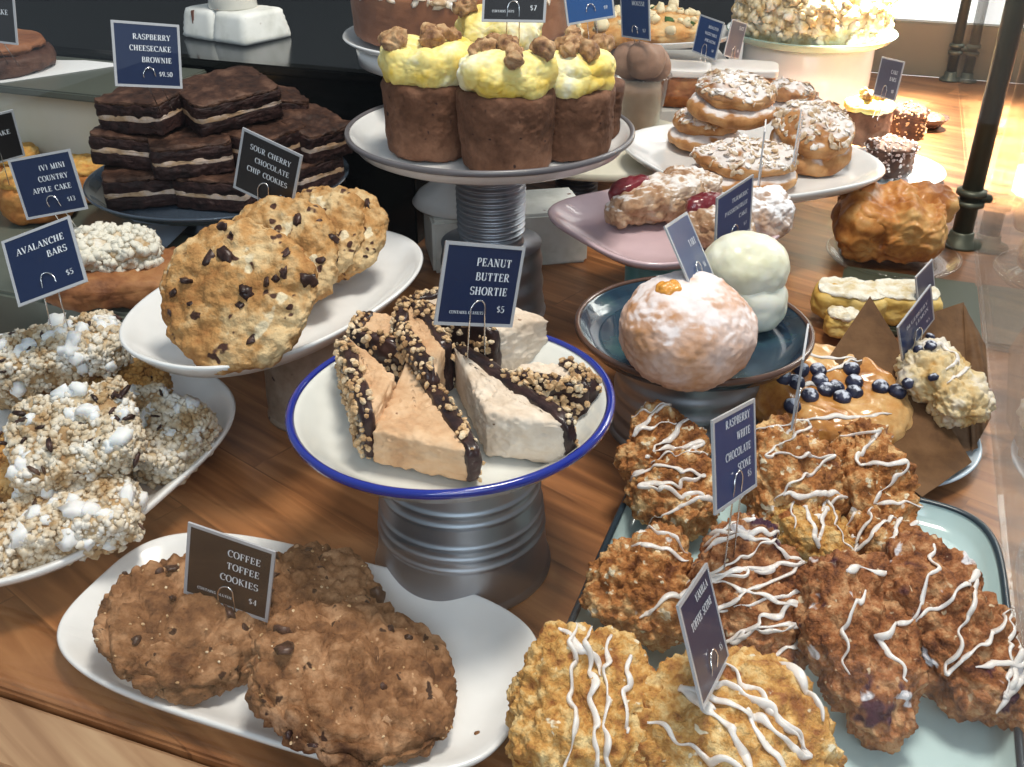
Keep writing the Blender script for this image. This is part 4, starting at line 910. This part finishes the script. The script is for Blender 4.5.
def text_mesh(lines, w, h):
    """lines: (string, right or left edge x, baseline z, cap height, align); flat lettering in the x-z plane"""
    vs = []; fs = []
    for s, x, z, c, al in lines:
        adv = sum(GL[ch][0] + .12 for ch in s) * c; x0 = x - adv if al == 'r' else x
        for ch in s:
            wd, st = GL[ch]
            for kind, pts in st:
                for i in range(len(pts) - 1):
                    a, b = Vector(pts[i]), Vector(pts[i + 1]); dd = b - a; L = dd.length
                    if L < 1e-6: continue
                    wt = TH if kind == 'T' else TN if kind == 't' else TN + (TH - TN) * (abs(dd.y) / L) ** 2
                    nn = Vector((-dd.y, dd.x)) / L * wt / 2; ex = dd / L * (.02 if kind == 'c' else 0)
                    if kind == 'T': nn = Vector((wt / 2, 0)) if abs(dd.x) > 1e-6 or True else nn
                    base = len(vs)
                    for q in (a - ex + nn, a - ex - nn, b + ex - nn, b + ex + nn): vs.append((x0 + q.x * c, 0, z + q.y * c))
                    fs.append((base, base + 1, base + 2, base + 3))
            x0 += (wd + .12) * c
    return mesh_from(vs, fs)
def price_card(label, pos, yaw, lean, roll, text, price, mat=SKYCARD, leg=.04, k=1.0, cap=.0058, z0=.55, small=None, clip=True, lean_leg=(0, 0)):
    w_, h_ = .0595 * k, .0555 * k
    t = thing('price_card', label, 'price card', pos, (0, 0, 0), 'price cards')
    M = Matrix.Rotation(R(yaw), 3, 'Z') @ Matrix.Rotation(R(lean), 3, 'X') @ Matrix.Rotation(R(roll), 3, 'Y')
    e = M.to_euler(); t.rotation_euler = e
    cd = box('card', (w_, .0010, h_), mat, t, (0, 0, 0), 0, 0)
    sl = [(-w_ / 2, h_ / 2), (w_ / 2, h_ / 2), (w_ / 2, -h_ / 2), (-w_ / 2, -h_ / 2)]; B = .0024 * k
    vs = []; fs = []
    for (sx, sz) in sl:
        for (a_, y) in ((0, -.0008), (B, -.0008), (B, .0008), (0, .0008)): vs.append((sx + math.copysign(a_, sx), y, sz + math.copysign(a_, sz)))
    for i in range(4):
        j = (i + 1) % 4
        for q in range(4): q2 = (q + 1) % 4; fs.append((i * 4 + q, j * 4 + q, j * 4 + q2, i * 4 + q2))
    link('sleeve_edge', mesh_from(vs, fs), SLEEVE, cd, False)
    ls = []; z = h_ * (z0 - .5) + .0115 * k * (len(text) - 1) * .5
    for s in text:
        ls.append((s, w_ / 2 - .0065 * k, z, cap * k, 'r')); z -= .0105 * k
    if price: ls.append((price, w_ / 2 - .0065 * k, -h_ / 2 + .0085 * k, cap * .85 * k, 'r'))
    if small: ls.append((small, -w_ / 2 + .008 * k, -h_ / 2 + .0065 * k, .0022 * k, 'l'))
    if ls:
        o = link('lettering', text_mesh(ls, w_, h_), LETTER, cd, False); o.location = (0, -.00095, 0)
    if clip:
        Mi = M.inverted(); c0 = M @ Vector((0, -.002, -h_ / 2 + .002)); X = M @ Vector((1, 0, 0)); X.z = 0; X.normalize()
        up = M @ Vector((0, 0, 1)); vs = []; fs = []; rr = .0058
        top = [c0 + X * (rr * math.cos(R(a))) + up * (.008 + rr * 1.2 * math.sin(R(a))) for a in range(0, 181, 15)]
        g = Vector((lean_leg[0], lean_leg[1], -leg)); pts = [c0 + X * rr * 1.1 + g] + top + [c0 - X * rr * 1.3 + g]
        tube(vs, fs, [Mi @ p_ for p_ in pts], .0006, 8)
        link('wire_clip', mesh_from(vs, fs), STEEL, t)
    return t
price_card('peanut butter shortie card standing over the enamel plate', (-.023, .657, .228), 29, -8, 15, ['PEANUT', 'BUTTER', 'SHORTIE'], '$5', SKYCARD, .030, small='CONTAINS PEANUTS')
price_card('coffee toffee cookies card stuck in the front cookies', (-.192, .523, .076), -15, -6, 10, ['COFFEE', 'TOFFEE', 'COOKIES'], '$4', INK, .024, cap=.0054, small='CONTAINS GLUTEN')
price_card('sour cherry chocolate chip cookies card', (-.224, .890, .236), -22, -3, 17, ['SOUR CHERRY', 'CHOCOLATE', 'CHIP COOKIES'], '$4', INK, .030, cap=.0050)
price_card('avalanche bars card above the rice bars', (-.395, .783, .193), -9, -36, -24, ['AVALANCHE', 'BARS'], '$5', SKYCARD, .036, z0=.62)
price_card('mini country apple cake card at left', (-.464, .966, .198), 0, -12, -10, ['(V) MINI', 'COUNTRY', 'APPLE CAKE'], '$13', SKYCARD, .042, cap=.0052, lean_leg=(.012, .015))
price_card('dark card cut by the left edge, above the apple cakes', (-.596, 1.129, .195), 42, 14, -5, ['CAKE'], None, INK, .03)
price_card('raspberry cheesecake brownie card on the brownies', (-.372, 1.051, .306), 35, -12, 10, ['RASPBERRY', 'CHEESECAKE', 'BROWNIE'], '$9.50', SKYCARD, .040, cap=.0050, lean_leg=(.0, .04), k=1.05)
price_card('dark card at the top left corner over the brown cake', (-.620, 1.25, .310), -10, -9, 4, ['CAKE'], None, INK, .05, lean_leg=(-.02, .08))
price_card('card in front of the big brown cake, over the cupcakes', (.003, 1.030, .372), -16, -20, -2, ['CAKE'], '$7', INK, .030, small='CONTAINS NUTS')
price_card('sky-tinted black card at the top, left of two, behind the cupcakes', (.088, 1.226, .338), 25, -12, -4, ['MUSHROOM', 'GOAT CHEESE', 'TART'], '$9', plain('black_card_sky_bright', (.012, .07, .24), .3, coat=.4), .10, cap=.0045, lean_leg=(.02, .13))  # strong sky reflection on a black card, painted as bright blue
price_card('narrow-looking sky-tinted black card standing in the chocolate mousse', (.178, 1.515, .262), -56, 4, -4, ['MOUSSE'], '$7', plain('black_card_sky_mid', (.008, .034, .13), .35, coat=.15), .030, z0=.8, lean_leg=(.012, .025))  # sky reflection on a black card, painted as mid blue
price_card('sky-tinted black card of four lines in the iced cake slabs', (.323, 1.713, .196), -62, -8, 3, ['ROASTED', 'VEGETABLE', 'FOCACCIA'], '$8', plain('black_card_sky_mid', (.008, .034, .13), .35, coat=.15), .028, cap=.0045)
price_card('grey sky-tinted card right of the four-line card at the back', (.381, 1.771, .181), 53, 2, 15, ['SLICE'], '$8', plain('black_card_sky_grey', (.05, .05, .09), .3, coat=.4), .02, z0=.8)  # greyer sky reflection on a black card, painted into its colour
price_card('grey sky-tinted card in the yellow walnut cupcake by the back panel', (.598, 1.617, .151), -78, -7, -5, ['CAKE', 'BARS'], '$8', plain('black_card_sky_grey', (.05, .05, .09), .3, coat=.4), .035, lean_leg=(-.01, -.01))
price_card('tilted sky-tinted black card stuck in the sugar-dusted bun', (.151, .793, .198), 69, -31, 9, ['TART'], '$6', plain('black_card_sky_mid', (.008, .034, .13), .35, coat=.15), .02)
price_card('sky-tinted passionfruit cake card in the ivory domed cake', (.217, .930, .180), 47, 0, -7, ['TURMERIC', 'PASSIONFRUIT', 'CAKE'], '$7', plain('black_card_sky_mid', (.008, .034, .13), .35, coat=.15), .018, cap=.0045)
price_card('raspberry white chocolate scone card among the scones', (.142, .529, .168), 56, -14, 13, ['RASPBERRY', 'WHITE', 'CHOCOLATE', 'SCONE'], '$5', plain('black_card_sky_mid', (.008, .034, .13), .35, coat=.15), .058, cap=.0052)
price_card('vanilla toffee scone card in the front golden scone', (.109, .420, .120), 71, -22, 17, ['VANILLA', 'TOFFEE SCONE'], '$5', SKYCARD, .035, z0=.75, cap=.0048)
price_card('sky-tinted black card leaning at the brown paper pocket', (.371, .823, .115), 42, 1, -31, ['BLUEBERRY', 'LEMON'], '$5', plain('black_card_sky_mid', (.008, .034, .13), .35, coat=.15), .02, .85)
price_card('small dark sky-tinted card behind the one at the paper pocket', (.471, 1.04, .050), 51, -15, -4, [], None, SKYCARD, .012, .85)
# cards seen edge-on
EP = W(762, 152, .185); price_card('card seen edge-on in the front almond bun', EP, math.degrees(math.atan2(EP.y, EP.x)) + .4, 0, 3, [], None, plain('pale_card', (.55, .56, .58), .3), .012)
EP = W(798, 139, .18); price_card('pale card seen edge-on leaning by the right almond bun', EP, math.degrees(math.atan2(EP.y, EP.x)) - 3, 0, 22, [], None, plain('pale_card', (.55, .56, .58), .3), .012, clip=False)
EP = W(800, 376, .145); price_card('card seen edge-on over the back middle scone', EP, math.degrees(math.atan2(EP.y, EP.x)) + .4, 0, 1, [], None, plain('pale_card', (.55, .56, .58), .3), .055)
